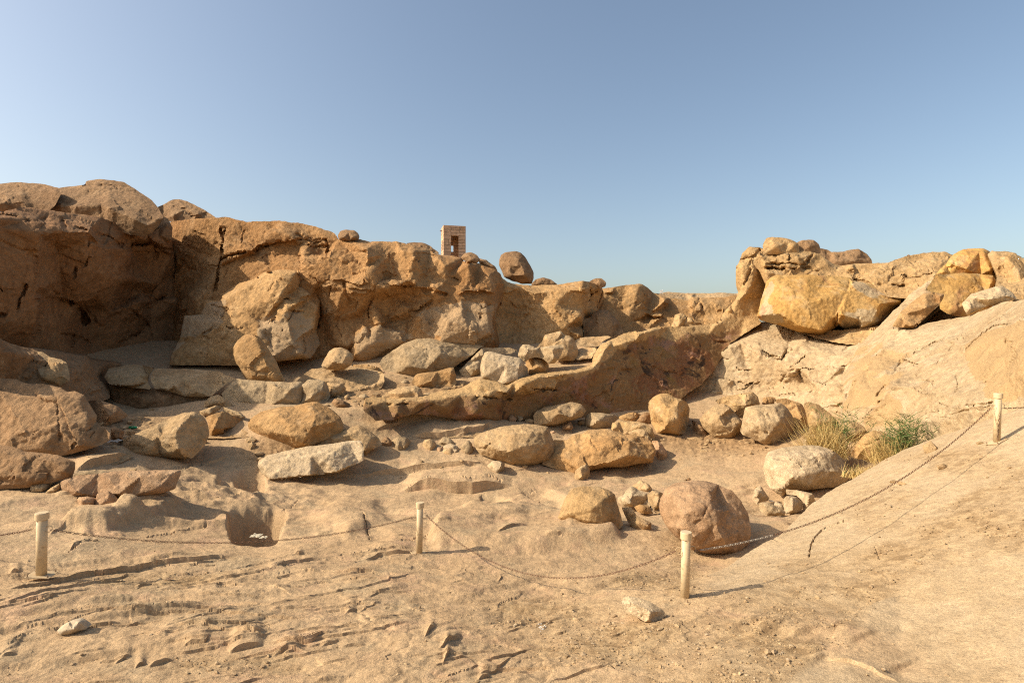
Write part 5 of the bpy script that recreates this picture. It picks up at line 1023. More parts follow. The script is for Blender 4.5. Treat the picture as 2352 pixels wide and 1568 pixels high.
rock('boulder', 'rough golden boulder with broad base, right of centre foreground', 'boulder', 'C',
 [(960,1330),(1000,1220),(1050,1110),(1090,1060),(1180,1035),(1330,1035),(1440,1075),(1485,1110),(1500,1180),(1540,1300),(1560,1390),(1520,1432),(1400,1425),(1300,1400),(1180,1405),(1080,1380),(1000,1345)],
 [(1340,1190,140),(1440,1120,70),(1260,1250,150),(1120,1130,70),(1380,1380,90),(1060,1290,80),(1200,1100,70),(1250,1360,110),(1450,1280,80)], 'outcrop', lim=1., tilt=.6)
rock('stone', 'whitish grey block with snapped edge in the front stone group', 'stone', 'C', [(1505,1140),(1570,1110),(1580,1070),(1640,1030),(1700,1065),(1780,1100),(1785,1150),(1830,1240),(1740,1200),(1650,1225),(1560,1215),(1510,1170)], [(1640,1120,50),(1620,1190,55),(1740,1130,40),(1560,1150,40)], 'white')
rock('stone', 'rough tan stone behind the whitish grey block', 'stone', 'C', [(1640,1035),(1720,975),(1800,1020),(1830,1060),(1800,1100),(1700,1080)], None, 'tan')
rock('stone', 'tan stone squeezed against the round pink boulder', 'stone', 'C', [(1780,1110),(1830,1070),(1900,1085),(1930,1100),(1900,1240),(1880,1290),(1840,1260),(1790,1160)], None, 'tan')
rock('stone', 'small arched stone in front of the whitish grey block', 'stone', 'C', [(1660,1225),(1720,1200),(1790,1210),(1840,1285),(1750,1290),(1690,1270)], None, 'warm')
rock('stone', 'bent hook shaped slab right of the rough golden boulder', 'stone', 'C', [(1545,1230),(1620,1225),(1660,1260),(1680,1300),(1760,1340),(1820,1370),(1815,1450),(1740,1440),(1660,1420),(1600,1360)], [(1620,1290,30),(1700,1370,40),(1790,1400,30)], 'tan')
for lab, pts, mt in [('pinkish chip at the foot of the stained wall', [(490,400),(540,370),(580,410),(590,440),(520,440)], 'pink'), ('grey pointed chip at the foot of the stained wall', [(570,385),(580,370),(640,400),(640,435),(600,435)], 'grey'),
 ('flat pale chip left of the tilted loaf boulder', [(645,425),(700,415),(740,425),(735,455),(670,450)], 'tan'), ('shaded stone under the right end of the loaf boulder', [(1000,490),(1080,440),(1105,500),(1080,520),(1010,510)], 'dome'),
 ('small brown stone between loaf boulder and grey boulder', [(1140,430),(1200,420),(1210,470),(1150,465)], 'warm'), ('thin flat chip behind the light oval boulder', [(880,530),(930,525),(940,550),(900,555)], 'pink'), ('dark thin chip on the open floor behind the pink boulder', [(2110,985),(2170,955),(2190,980)], 'dome')]:
    rock('stone', lab, 'stone', 'C', pts, None, mt, group='loose chips on the quarry floor')

rock('boulder', 'tan six sided boulder right of the tall squarish boulder', 'boulder', 'D', [(545,420),(600,350),(680,300),(760,278),(820,300),(870,360),(940,440),(965,480),(920,540),(840,612),(760,600),(660,570),(580,500)], [(830,320,60),(920,450,70),(720,400,110),(840,540,80),(650,460,80),(780,490,110)], 'tan', lim=1.)
rock('boulder', 'long tan block lying behind the six sided and grooved boulders', 'boulder', 'D', [(690,250),(760,215),(900,190),(1030,168),(1080,210),(1105,280),(1050,340),(965,420),(880,400),(820,310),(740,300)], [(800,240,20),(985,200,60),(970,290,80),(880,290,70),(1070,260,30)], 'outcrop', y=23.4)
rock('boulder', 'rounded grey boulder with carved grooves on its face', 'boulder', 'D', [(945,400),(965,310),(1060,290),(1180,285),(1290,268),(1350,310),(1400,390),(1422,470),(1400,550),(1340,610),(1240,655),(1160,658),(1080,620),(940,560),(920,520),(935,480)],
 [(1230,320,70),(1080,340,70),(1100,470,130),(1280,440,130),(1160,590,100),(1350,470,70),(980,440,50)], 'grey', lim=1., faceted=.5, cracks=[([(1140,380),(1190,490)],.10,3),([(1185,370),(1235,500)],.12,3.5),([(1235,400),(1265,500)],.06,2.5),([(970,410),(1080,440)],.08,2),([(1100,540),(1180,550)],.08,2.5)])
rock('boulder', 'brown rounded block right behind the grooved boulder', 'boulder', 'D', [(1225,245),(1330,225),(1420,255),(1490,280),(1530,360),(1545,440),(1530,540),(1470,560),(1400,560),(1400,470),(1370,370),(1320,300),(1270,280)], [(1440,290,40),(1480,400,60),(1450,520,50)], 'warm', y=22.2)
rock('stone', 'small brown stone behind the top of the grooved boulder', 'stone', 'D', [(1120,285),(1130,225),(1190,212),(1250,225),(1235,255),(1230,300)], None, 'warm', y=24.2)
rock('boulder', 'rounded tan boulder behind the dry reeds', 'boulder', 'D', [(1500,275),(1550,258),(1650,290),(1750,370),(1830,450),(1800,520),(1700,570),(1560,560),(1540,430)], [(1600,330,30),(1640,450,80),(1740,440,50),(1560,440,50)], 'outcrop', y=20.2, faceted=.5)
rock('boulder', 'dome shaped boulder between the two reed clumps', 'boulder', 'D', [(1840,500),(1900,445),(1980,440),(2050,480),(2075,520),(2050,570),(1970,635),(1880,620),(1845,560)], [(1940,480,40),(1900,570,50),(1990,560,60)], 'tan', y=17.9)
rock('boulder', 'large tan boulder under the green reed clump', 'boulder', 'D', [(1935,750),(1990,640),(2060,560),(2150,520),(2250,540),(2330,620),(2330,760),(2150,800),(2060,790),(1980,780)], [(2100,580,40),(2060,680,70),(2180,650,80),(2120,760,60)], 'outcrop', y=16.2, cracks=[([(2000,630),(2060,660),(2140,640),(2200,600)],.08,2)])
rock('boulder', 'half buried tan block at the foot of the dry reeds', 'boulder', 'D', [(1560,610),(1600,555),(1680,570),(1790,600),(1745,700),(1620,700)], [(1680,600,30),(1720,660,30)], 'warm', y=18.4)
rock('stone', 'pale upright shard left of the half buried block', 'stone', 'D', [(1495,660),(1510,590),(1570,610),(1600,690),(1520,700)], None, 'white', y=18.0)
rock('boulder', 'big pale speckled boulder wedged against the right granite slab', 'boulder', 'D',
 [(1130,860),(1150,770),(1175,720),(1300,680),(1500,658),(1640,660),(1740,690),(1820,740),(1880,800),(1945,930),(1900,990),(1780,1045),(1620,1060),(1500,1075),(1370,1060),(1310,1130),(1200,1060),(1150,990)],
 [(1200,760,70),(1400,765,140),(1560,785,150),(1650,735,110),(1770,730,70),(1400,950,170),(1640,900,150),(1300,1050,90),(1800,900,90),(1250,900,110),(1560,1020,110)], 'white', lim=1., tilt=.75, faceted=.6, dy=-.15, cracks=[([(1620,810),(1670,735),(1760,730)],.07,2)])
rock('boulder', 'large round pink boulder with dark hollow on its right side', 'boulder', 'D',
 [(175,1220),(190,1140),(230,1060),(310,1010),(450,985),(600,985),(720,1020),(850,1080),(930,1170),(990,1280),(1015,1400),(1020,1480),(1000,1560),(900,1640),(780,1662),(600,1650),(470,1620),(330,1500),(240,1400),(190,1300)],
 [(300,1120,120),(450,1060,120),(400,1300,230),(620,1060,120),(655,1100,130),(640,1180,200),(665,1250,215),(690,1380,225),(750,1500,190),(800,1600,90),(690,1130,25),(715,1190,20),(705,1245,150),(725,1270,170),(760,1400,130),(830,1500,90),(780,1115,20),(840,1250,40),(900,1400,50),(880,1250,25),(500,1500,190),(350,1420,170),(560,1590,110),(500,1250,240)], 'pink', lim=.7, tilt=.5, faceted=.25,
 cracks=[([(650,1190),(600,1250),(580,1330),(510,1380)],.04,2),([(660,1100),(655,1180),(690,1400)],.03,2.4)])
for lab, pts, inn, mt in [('pale pointed stone left in the heap under the speckled boulder', [(1025,1150),(1050,1060),(1110,1030),(1185,1140),(1180,1165),(1100,1185),(1080,1210)], None, 'white'),
 ('grey flat stone lowest in the heap under the speckled boulder', [(1090,1190),(1180,1180),(1230,1210),(1340,1270),(1330,1305),(1160,1305),(1100,1260)], None, 'grey'),
 ('tiny whitish stone in the middle of the heap under the speckled boulder', [(1240,1170),(1310,1200),(1330,1260),(1230,1215)], None, 'white'),
 ('angular pale stone in front of the heap under the speckled boulder', [(1320,1150),(1350,1120),(1440,1130),(1500,1190),(1490,1240),(1430,1280),(1340,1290),(1320,1240)], [(1400,1160,35),(1450,1200,30),(1400,1250,35)], 'pale'),
 ('flat pale stone propping the speckled boulder on the slab side', [(1340,1060),(1440,1070),(1590,1100),(1610,1170),(1600,1195),(1530,1260),(1490,1240),(1500,1180),(1440,1120),(1345,1110)], [(1550,1130,35),(1540,1210,30)], 'pale')]:
    rock('stone', lab, 'stone', 'D', pts, inn, mt, group='stones under the speckled boulder')
rock('stone', 'white speckled rectangular stone on the ground beside the front right post', 'stone', 'F2', [(1918,1030),(1925,985),(1955,972),(2060,990),(2130,1020),(2190,1060),(2225,1100),(2195,1130),(2120,1152),(2080,1150),(1990,1100),(1925,1055)], [(1990,1020,25),(2080,1060,35),(2110,1080,40),(2105,1130,25),(2170,1080,18)], 'white', lim=1.)
rock('stone', 'smooth pale concrete lump on the bare rock, lower left', 'concrete lump', 'F1', [(385,1215),(430,1170),(480,1143),(520,1128),(560,1122),(600,1140),(630,1165),(600,1190),(570,1205),(480,1232),(410,1238)], [(470,1160,25),(540,1150,30),(500,1200,30),(440,1210,22)], 'concrete', faceted=.3, lim=1.)

for crop, pts, inn, lab in [
 ('A', [(1870,985),(1880,870),(2000,850),(2240,815),(2262,795),(2420,745),(2700,735),(2880,770),(2880,930),(2640,1010),(2500,982),(2250,978),(2060,990)], [(1900,885,25),(2050,900,45),(2190,885,30),(2340,880,60),(2420,800,40),(2650,920,60)], 'low lit bedrock step under the large pointed tan boulder'),
 ('A', [(600,1330),(640,1270),(690,1215),(760,1160),(900,1118),(1050,1040),(1110,1060),(1150,1090),(1228,1148),(1160,1192),(1060,1228),(900,1262),(700,1300)], [(720,1245,20),(900,1205,30),(1040,1180,30),(1150,1145,20)], 'flat bedrock step between the big left boulder and wedge boulder'),
 ('B', [(1700,1090),(1790,1020),(1850,980),(1900,930),(2150,905),(2400,910),(2640,940),(2700,1000),(2400,1075),(2100,1080),(1830,1078)], [(1880,1010,30),(1985,955,50),(2060,950,60),(2330,960,50),(2310,1050,40)], 'flat bedrock step in front of the low end of the quarry wall')]:
    o = rock('rock_ledge', lab, None, crop, pts, inn, 'tan', tilt=3.2, lim=4.5, bulge=.6, thick=.5, sink=.5); o['kind'] = 'structure'
# boulders along the skyline
rock('boulder', 'round hollowed boulder perched on the skyline at picture centre', 'boulder', 'X', [(1147,598),(1150,586),(1160,580),(1184,577),(1196,580),(1206,590),(1218,610),(1226,626),(1226,640),(1221,652),(1200,652),(1175,645),(1158,637),(1152,622),(1146,608)], [(1175,590,10),(1190,595,14),(1170,610,10),(1180,625,4),(1175,632,10),(1205,630,16),(1200,610,16)], 'dome', y=33.5, faceted=.5, dom=.15)
rock('boulder', 'small flat topped boulder sitting alone on the cliff top', 'boulder', 'U2', [(750,205),(770,165),(820,150),(900,155),(940,185),(952,215),(945,243),(860,255),(790,250),(758,240)], [(850,180,20),(800,220,40),(890,220,40)], 'dome', y=29.5, faceted=.5, dom=.1)
rock('boulder', 'rounded boulder at the right foot of the stone tower', 'boulder', 'U2', [(1880,405),(1920,362),(1980,358),(2030,385),(2058,430),(2030,462),(2000,462),(1930,445)], [(1960,390,20),(1980,430,30)], 'dome', y=31.2, faceted=.5, dom=.1)
rock('boulder', 'long flat rock sloping down right of the tower', 'boulder', 'U2', [(2035,410),(2120,430),(2200,490),(2220,530),(2180,520),(2055,465)], None, 'dome', y=31.6)
rock('boulder', 'low hump of rock behind the perched centre boulder', 'boulder', 'U3', [(225,405),(270,360),(340,343),(400,360),(468,408),(460,420),(230,420)], None, 'dome', y=36)
rock('boulder', 'small rounded cap boulder on top of the middle bluff', 'boulder', 'U3', [(755,385),(790,362),(830,350),(870,350),(915,390),(908,430),(870,440),(800,405)], [(840,370,15),(860,405,20)], 'dome', y=33.4)
rock('boulder', 'biggest rounded dome crowning the left cliff', 'boulder', 'U1', [(310,345),(380,270),(450,200),(560,155),(700,140),(780,130),(790,95),(920,75),(1050,90),(1140,105),(1200,145),(1290,200),(1400,280),(1460,350),(1500,430),(1450,520),(1380,585),(1310,600),(1200,590),(1000,520),(700,470),(430,450),(270,400)],
 [(560,220,40),(800,140,30),(860,160,50),(1000,150,50),(700,330,120),(1000,350,150),(1250,450,150),(1300,300,80),(900,280,90),(930,330,120),(1350,500,100),(500,320,80)], 'dome', y=28.2, tilt=1.1, faceted=.7, cracks=[([(840,150),(880,220),(940,320),(930,400)],.15,2),([(790,130),(900,130),(1050,140),(1250,200)],.2,2.2),([(860,160),(1000,110)],.1,1.6)])
rock('boulder', 'wide low dome at the upper left corner of the cliff', 'boulder', 'U1', [(-300,190),(-100,140),(0,120),(100,108),(190,105),(280,115),(380,120),(545,158),(560,220),(500,330),(400,400),(300,400),(100,380),(-100,380),(-300,390)], [(0,180,30),(200,150,30),(350,180,40),(200,280,70),(0,300,80),(300,290,40),(-150,260,60)], 'dome', y=28.0, tilt=1.1, faceted=.8, cracks=[([(0,180),(120,150),(180,160)],.12,1.8)])
rock('boulder', 'pointed distant dome rising between left cliff and central wall', 'boulder', 'U1', [(1440,335),(1500,310),(1580,265),(1650,262),(1720,280),(1800,320),(1900,375),(1985,428),(1960,470),(1780,470),(1600,480),(1490,450)], [(1600,310,20),(1700,320,30),(1700,360,40),(1800,400,50),(1600,400,60)], 'dome', y=34, tilt=1., cracks=[([(1600,330),(1700,350),(1770,430)],.2,2),([(1650,270),(1760,330),(1900,400)],.15,2)])
rock('boulder', 'low brown dome on the cliff top left of the tower', 'boulder', 'U2', [(1380,275),(1450,265),(1540,268),(1600,300),(1660,345),(1690,372),(1600,380),(1450,330)], None, 'dome', y=32, tilt=1)
rock('boulder', 'jumbled rock with two humps topping the right outcrop', 'boulder', 'U4', [(363,130),(368,100),(390,65),(430,58),(480,58),(550,70),(600,90),(632,112),(642,182),(520,190),(370,188)], [(430,85,15),(560,95,15),(460,130,35),(590,130,30)], 'outcrop', y=31.6)
rock('boulder', 'squarish weathered boulder second on the right outcrop top', 'boulder', 'U4', [(615,100),(660,80),(750,79),(785,112),(800,150),(845,225),(740,210),(640,190)], [(680,100,15),(710,130,30),(750,120,20)], 'dome', y=31.8)
rock('boulder', 'wide pair of weathered humps behind the right outcrop', 'boulder', 'U4', [(780,140),(850,150),(880,170),(960,168),(1000,158),(1080,147),(1150,185),(1188,235),(1192,300),(1060,320),(930,330),(850,300)], [(900,200,20),(1000,200,20),(1080,180,20),(1060,240,40),(1130,230,20),(920,250,30)], 'dome', y=33.5)
rock('boulder', 'small stone lying on the right outcrop ridge', 'stone', 'U4', [(1448,200),(1460,190),(1476,195),(1470,208),(1450,208)], None, 'dome', y=30)
rock('boulder', 'small blocks filling the corner between left cliff and central wall', 'boulder', 'U1', [(1340,560),(1440,470),(1490,420),(1540,440),(1585,520),(1580,640),(1440,660),(1330,620)], [(1450,520,30),(1530,500,40),(1480,600,40)], 'dome', y=30.8)
# the right outcrop's great loose slabs
rock('boulder', 'huge overhanging orange slab with pale left edge', 'rock slab', 'U4', [(318,655),(335,590),(350,530),(375,450),(390,390),(430,355),(475,340),(520,345),(700,342),(880,348),(1020,362),(1045,390),(1200,412),(1440,450),(1505,470),(1420,545),(1380,600),(1290,690),(1215,750),(1090,757),(990,755),(930,725),(905,745),(800,800),(640,775),(490,722),(345,685)],
 [(430,560,60),(480,400,40),(400,640,70),(330,655,40),(640,730,110),(500,640,100),(800,760,130),(700,560,130),(900,660,130),(1000,470,110),(930,700,130),(950,640,150),(1080,680,150),(1040,400,50),(700,370,40),(1250,560,150),(1400,560,120),(1190,700,150),(1010,440,60),(1040,420,80),(1400,540,110),(1100,740,130)], 'slab', zones=[([(318,655),(335,590),(375,450),(390,390),(440,350),(470,420),(440,520),(430,640),(560,740),(480,730),(345,690)],10),([(960,720),(990,650),(1100,620),(1250,640),(1330,650),(1215,750),(1000,755)],16),([(1020,420),(1060,395),(1200,440),(1440,500),(1400,545),(1200,500)],8)], y=28.6, tilt=.25, thick=.9, amp=.3, faceted=.5, res=2.8, cracks=[([(930,640),(905,730)],.25,2.4),([(1020,400),(1000,480),(960,600)],.1,1.8),([(1090,660),(1095,740)],.12,2),([(1010,440),(1120,460),(1240,500),(1420,540)],.12,1.8)])
rock('boulder', 'angular brown block capping the right hand slab stack', 'rock slab', 'U4', [(1668,342),(1700,300),(1740,265),(1800,190),(1870,150),(1990,141),(2032,145),(2080,170),(2145,245),(2200,330),(2210,420),(2130,400),(2095,352),(2000,347),(1880,337),(1780,346)], [(1780,260,40),(1850,190,30),(1990,170,60),(2025,165,65),(2080,300,90),(1900,300,90),(2130,280,40),(1720,320,40)], 'slab', y=26.4, tilt=.7, bulge=.65, faceted=.7, cracks=[([(1760,290),(1820,270),(1800,240),(1900,230),(2020,230)],.06,1.6)])
rock('boulder', 'broad brown slab beneath the capping block', 'rock slab', 'U4', [(1590,455),(1640,385),(1672,335),(1780,336),(1880,328),(2000,336),(2100,345),(2135,420),(2210,440),(2190,530),(2060,600),(2000,645),(1860,660),(1760,640),(1700,600),(1690,500)], [(1720,400,30),(1900,380,70),(2090,390,70),(1750,560,40),(1900,560,60),(2050,500,50),(1830,600,60)], 'slab', y=24.6, tilt=.7, bulge=.65, faceted=.6)
rock('boulder', 'leaning plank like slab with dark face on the right slope', 'rock slab', 'U4', [(1338,735),(1400,622),(1490,545),(1580,480),(1660,476),(1732,490),(1725,520),(1700,562),(1600,655),(1500,748),(1420,742)], [(1420,640,30),(1590,500,40),(1700,505,60),(1440,720,40),(1500,730,50),(1590,590,60)], 'warm', y=22.6, tilt=1.0, faceted=.5)
rock('boulder', 'pale golden block resting above the smooth right slope', 'rock slab', 'U4', [(1862,560),(1930,490),(2050,450),(2120,432),(2172,426),(2240,470),(2282,524),(2200,545),(2050,580),(1900,645),(1878,600)], [(1960,520,40),(2150,460,50),(2200,500,50),(1920,600,40),(2080,530,60)], 'pale', y=20.6, tilt=.9)
rock('boulder', 'rough round boulder at the top right corner of the rocks', 'boulder', 'U4', [(2180,270),(2190,200),(2240,185),(2290,215),(2330,260),(2400,330),(2420,480),(2300,480),(2210,400)], [(2220,230,20),(2280,300,40),(2320,420,40)], 'outcrop', y=24)
# ------------------------------------------------------------------ posts and chains
M['post'] = plain('cream_paint', (.56, .43, .26, 1), .45, .08, 6, dirt=(.40, .27, .14, 1))
M['plate'] = plain('dusty_painted_steel', (.50, .37, .215, 1), .6, .15, 12, dirt=(.33, .21, .11, 1))
M['bolt'] = plain('rusty_bolt', (.22, .14, .08, 1), .7, .3, 40)
M['chain'] = plain('rusty_chain_steel', (.16, .095, .06, 1), .6, .35, 30, .3, dirt=(.26, .11, .05, 1))
M['zinc'] = plain('pale_chain_steel', (.40, .35, .28, 1), .45, .2, 30, .4)
def gz(x, y): return float(ground_base(np.array([x]), np.array([y]))[0][0])
POSTS = []
def post(u, v, y, hgt, r, label, lean=(0, 0), twist=0.):
    x = (u - CU) / F * y; z = -(v - CV) / F * y
    e = link('barrier_post', None, loc=(x, y, z)); e.rotation_euler = (lean[0], lean[1], 0)
    tag(e, label, 'post', 'chain barrier posts')
    link('pole', MB().lathe([(r, .006), (r, hgt - .03)], 28).mesh('pole', True), M['post'], e)
    link('cap', MB().lathe([(r * 1.16, hgt - .10), (r * 1.29, hgt - .094), (r * 1.29, hgt - .012), (r * 1.22, hgt)], 28).mesh('cap', False), M['post'], e)
    pl = link('base_plate', MB().box((0, 0, .004), (r * 4.6, r * 4.6, .010)).mesh('base_plate'), M['plate'], e); pl.rotation_euler = (-lean[0], -lean[1], twist)
    # lay the plate on the slope under it
    h = .2; nx = Vector((-(gz(x + h, y) - gz(x - h, y)) / (2 * h), -(gz(x, y + h) - gz(x, y - h)) / (2 * h), 1)).normalized()
    q = Vector((0, 0, 1)).rotation_difference(nx); pl.rotation_euler = (q @ Matrix.Rotation(twist, 4, 'Z').to_quaternion()).to_euler()
    bm = None
    for sx in (-1, 1):
        for sy in (-1, 1):
            b = link('bolt', bm or MB().lathe([(.011, 0), (.011, .012), (.006, .013), (.006, .034)], 7).mesh('bolt'), M['bolt'], pl); bm = b.data
            b.location = (sx * r * 1.85, sy * r * 1.85, .008)
    ri = link('chain_ring', MB().tube([(.045 * math.cos(k * math.pi / 7), .045 * math.sin(k * math.pi / 7), 0) for k in range(14)], .004, 5, True).mesh('chain_ring', True), M['plate'], e)
    ri.location = (r + .035, .0, hgt * .74); ri.rotation_euler = (math.radians(80), 0, math.radians(10))
    ri = link('chain_ring', ri.data, None, e); ri.location = (-r - .035, -.01, hgt * .72); ri.rotation_euler = (math.radians(70), 0, math.radians(-15))
    POSTS.append((x, y, z, r, hgt)); return e
post(95, 1320, 8.2, .90, .066, 'cream painted post on square base plate at far left', (0, .01), .3)
post(963, 1270, 10.4, .93, .058, 'thin cream post standing alone near picture centre', (0, .015), .6)
post(1573, 1377, 7.6, .91, .058, 'nearest cream post with wire ring, right of centre', (0, .02), .75)
post(2289, 1014, 10.9, .93, .058, 'cream post on the pale slab at far right with chain hanging down it', (.02, .02), .2)

def link_mesh():
    p = []; L, w = .022, .0125
    for k in range(10):
        a = 2 * math.pi * k / 10; p.append((L * (1 if math.cos(a) > .01 else -1 if math.cos(a) < -.01 else 0) * .55 + w * math.cos(a), w * math.sin(a), 0))
    return MB().tube(p, .0048, 4, True).mesh('chain_link', True)
LINK = link_mesh(); LINK.materials.append(M['chain']); LINKZ = LINK.copy(); LINKZ.materials.clear(); LINKZ.materials.append(M['zinc'])
def chain(label, a, b, sag, zinc=(2, 2), extra=None):
    a, b = Vector(a), Vector(b)
    f = (lambda t: a.lerp(b, t) - Vector((0, 0, 4 * sag * t * (1 - t)))) if extra is None else extra
    ts = np.linspace(0, 1, 600); P = [f(t) for t in ts]; s = np.concatenate([[0], np.cumsum([(P[k + 1] - P[k]).length for k in range(599)])])
    e = link('barrier_chain', None, loc=a); tag(e, label, 'chain', 'rusty barrier chains')
    n = min(int(s[-1] / .050), 299); pitch = s[-1] / n
    for k in range(n):
        t0, t1 = np.interp([(k + .5) * pitch - .01, (k + .5) * pitch + .01], s, ts); d = (f(t1) - f(t0)).normalized(); c = (f(t0) + f(t1)) / 2
        q = d.to_track_quat('X', 'Z'); m = q @ Matrix.Rotation((k % 2) * math.pi / 2 + .35, 4, 'X').to_quaternion()
        o = bpy.data.objects.new('link', LINKZ if zinc[0] < k < zinc[1] else LINK); COL.objects.link(o); o.parent = e
        o.rotation_mode = 'QUATERNION'; o.rotation_quaternion = m; o.location = c - a
        sc = pitch / .050; o.scale = (sc, 1, 1)
def att(k, side, h): x, y, z, r, hg = POSTS[k]; return (x + side * (r + .07), y - .01, z + h)
chain('chain sagging between the far left post and the centre post', att(0, 1, .655), att(1, -1, .655), .31)
chain('long chain drooping close to the ground from centre post to nearest post', att(1, 1, .70), att(2, -1, .655), .70)
chain('chain rising over the pale slab from nearest post to far right post', att(2, 1, .66), att(3, -1, .64), .50, (1, 30))
x0, y0, z0 = att(0, -1, .66); chain('chain leading out of the left edge from the far left post', (x0, y0, z0), (-11.5, 9.6, -2.9), .26)
x0, y0, z0 = att(3, 1, .64); chain('chain leading out of the right edge from the far right post', (x0, y0, z0), (14.0, 11.2, -.35), .22)
px, py, pz, pr, ph = POSTS[3]
chain('short spare chain end hanging straight down the far right post', (px + .005, py - pr - .008, pz + .60), (px - .03, py - pr - .008, pz + .04), 0)

# ------------------------------------------------------------------ stone tower on the skyline
M['block'] = stone('pink_sandstone_block', (.60, .40, .255, 1), (.54, .345, .21, 1), (.64, .46, .31, 1), .3, .6, .8, .5)
M['mortar'] = plain('dark_mortar', (.16, .10, .06, 1), .95, .2)
TY = 44.0; ts_ = TY / F
tx, tz = (1018.4 - CU) * ts_, -(592 - CV) * ts_
tower = link('stone_tower', None, loc=(tx, TY, tz)); tower.rotation_euler = (0, 0, math.radians(14))
tag(tower, 'small square sentry tower of stone blocks with a dark doorway on the skyline', 'tower')
TW, TD, TH, wt = 1.76, 1.6, 2.50, .20
cb = [0, .11, .20, .29, .40, .48, .58, .70, .80, .885, .945, 1.0]       # course joints, from the ground up
br = random.Random(4)
BLK = {}
def block(p0, p1):
    d = tuple(round(abs(b - a) - .022, 3) for a, b in zip(p0, p1)); c = [(a + b) / 2 for a, b in zip(p0, p1)]
    if d not in BLK: BLK[d] = MB().box((0, 0, 0), d).mesh('stone_block')
    o = link('stone_block', BLK[d], M['block'], tower); o.location = [c[0] + br.uniform(-.003, .003), c[1] + br.uniform(-.003, .003), c[2]]
D0, D1, DH = .345 * TW, .676 * TW, .775 * TH
for i in range(11):
    z0, z1 = cb[i] * TH, cb[i + 1] * TH; zm = (z0 + z1) / 2
    # front, with the doorway
    if z1 <= DH + .06:
        for a, b in ((0, D0), (D1, TW)):
            if i in (4, 5) and a == 0: m_ = br.uniform(.55, .7) * D0; block((a, 0, z0), (m_, wt, z1)); block((m_, 0, z0), (b, wt, z1))
            else: block((a, 0, z0), (b, wt, z1))
    else:
        m1, m2 = ((D0, D1 + .1) if i % 2 else (.3 * TW, .72 * TW)); block((0, 0, z0), (m1, wt, z1)); block((m1, 0, z0), (m2, wt, z1)); block((m2, 0, z0), (TW, wt, z1))
    # left side with a slit, right side, back with a square window
    sl_ = .30 * TH < zm < .56 * TH
    if sl_: block((0, wt, z0), (wt, .62, z1)); block((0, .98, z0), (wt, TD - wt, z1))
    else: m_ = .9 if i % 2 else .7; block((0, wt, z0), (wt, m_, z1)); block((0, m_, z0), (wt, TD - wt, z1))
    m_ = .9 if i % 2 else .7; block((TW - wt, wt, z0), (TW, m_, z1)); block((TW - wt, m_, z0), (TW, TD - wt, z1))
    if .29 * TH <= zm <= .58 * TH and i in (3, 4): block((0, TD - wt, z0), (.60, TD, z1)); block((.98, TD - wt, z0), (TW, TD, z1))
    else: m_ = .9 if i % 2 else .75; block((0, TD - wt, z0), (m_, TD, z1)); block((m_, TD - wt, z0), (TW, TD, z1))
mo = MB(); q = .03
mo.box((D0 / 2, wt / 2, TH / 2), (D0 - 2 * q, wt - 2 * q, TH - .02)); mo.box(((D1 + TW) / 2, wt / 2, TH / 2), (TW - D1 - 2 * q, wt - 2 * q, TH - .02))
mo.box((wt / 2, .4, TH / 2), (wt - 2 * q, .4, TH - .02)); mo.box((wt / 2, 1.18, TH / 2), (wt - 2 * q, .36, TH - .02)); mo.box((TW - wt / 2, TD / 2, TH / 2), (wt - 2 * q, TD - 2 * wt, TH - .02))
mo.box((.3, TD - wt / 2, TH / 2), (.58, wt - 2 * q, TH - .02)); mo.box((1.37, TD - wt / 2, TH / 2), (.74, wt - 2 * q, TH - .02))
link('mortar', mo.mesh('mortar'), M['mortar'], tower)
link('roof', MB().box((TW / 2, TD / 2, TH + .005), (TW - .02, TD - .02, .05)).mesh('roof'), M['block'], tower)
link('rain_spout', MB().tube([(.02, .9, TH - .26), (-.16, .9, TH - .27)], .028, 8).mesh('rain_spout'), M['mortar'], tower)

# ------------------------------------------------------------------ reeds
M['straw'] = plain('dry_straw', (.55, .40, .16, 1), .7, .25, 3)
M['reed'] = plain('green_reed_leaf', (.075, .115, .03, 1), .5, .35, 3)
def blade(mb, p, d, L, w, droop, seg=4):
    p = Vector(p); d = Vector(d).normalized(); side = d.cross(Vector((br.uniform(-1, 1), br.uniform(-1, 1), .2))).normalized(); n = len(mb.v); pts = []
    for k in range(seg + 1):
        t = k / seg; c = p + d * (L * t) + Vector((d.x * .35, d.y * .35, -1)) * (droop * L * t * t); ww = w * (1 - t) ** .7 * .5
        pts.append(c); mb.v += [tuple(c - side * ww), tuple(c + side * ww)] if k < seg else [tuple(c)]
    for k in range(seg - 1): mb.f.append((n + 2 * k, n + 2 * k + 1, n + 2 * k + 3, n + 2 * k + 2))
    mb.f.append((n + 2 * seg - 2, n + 2 * seg - 1, n + 2 * seg)); return pts
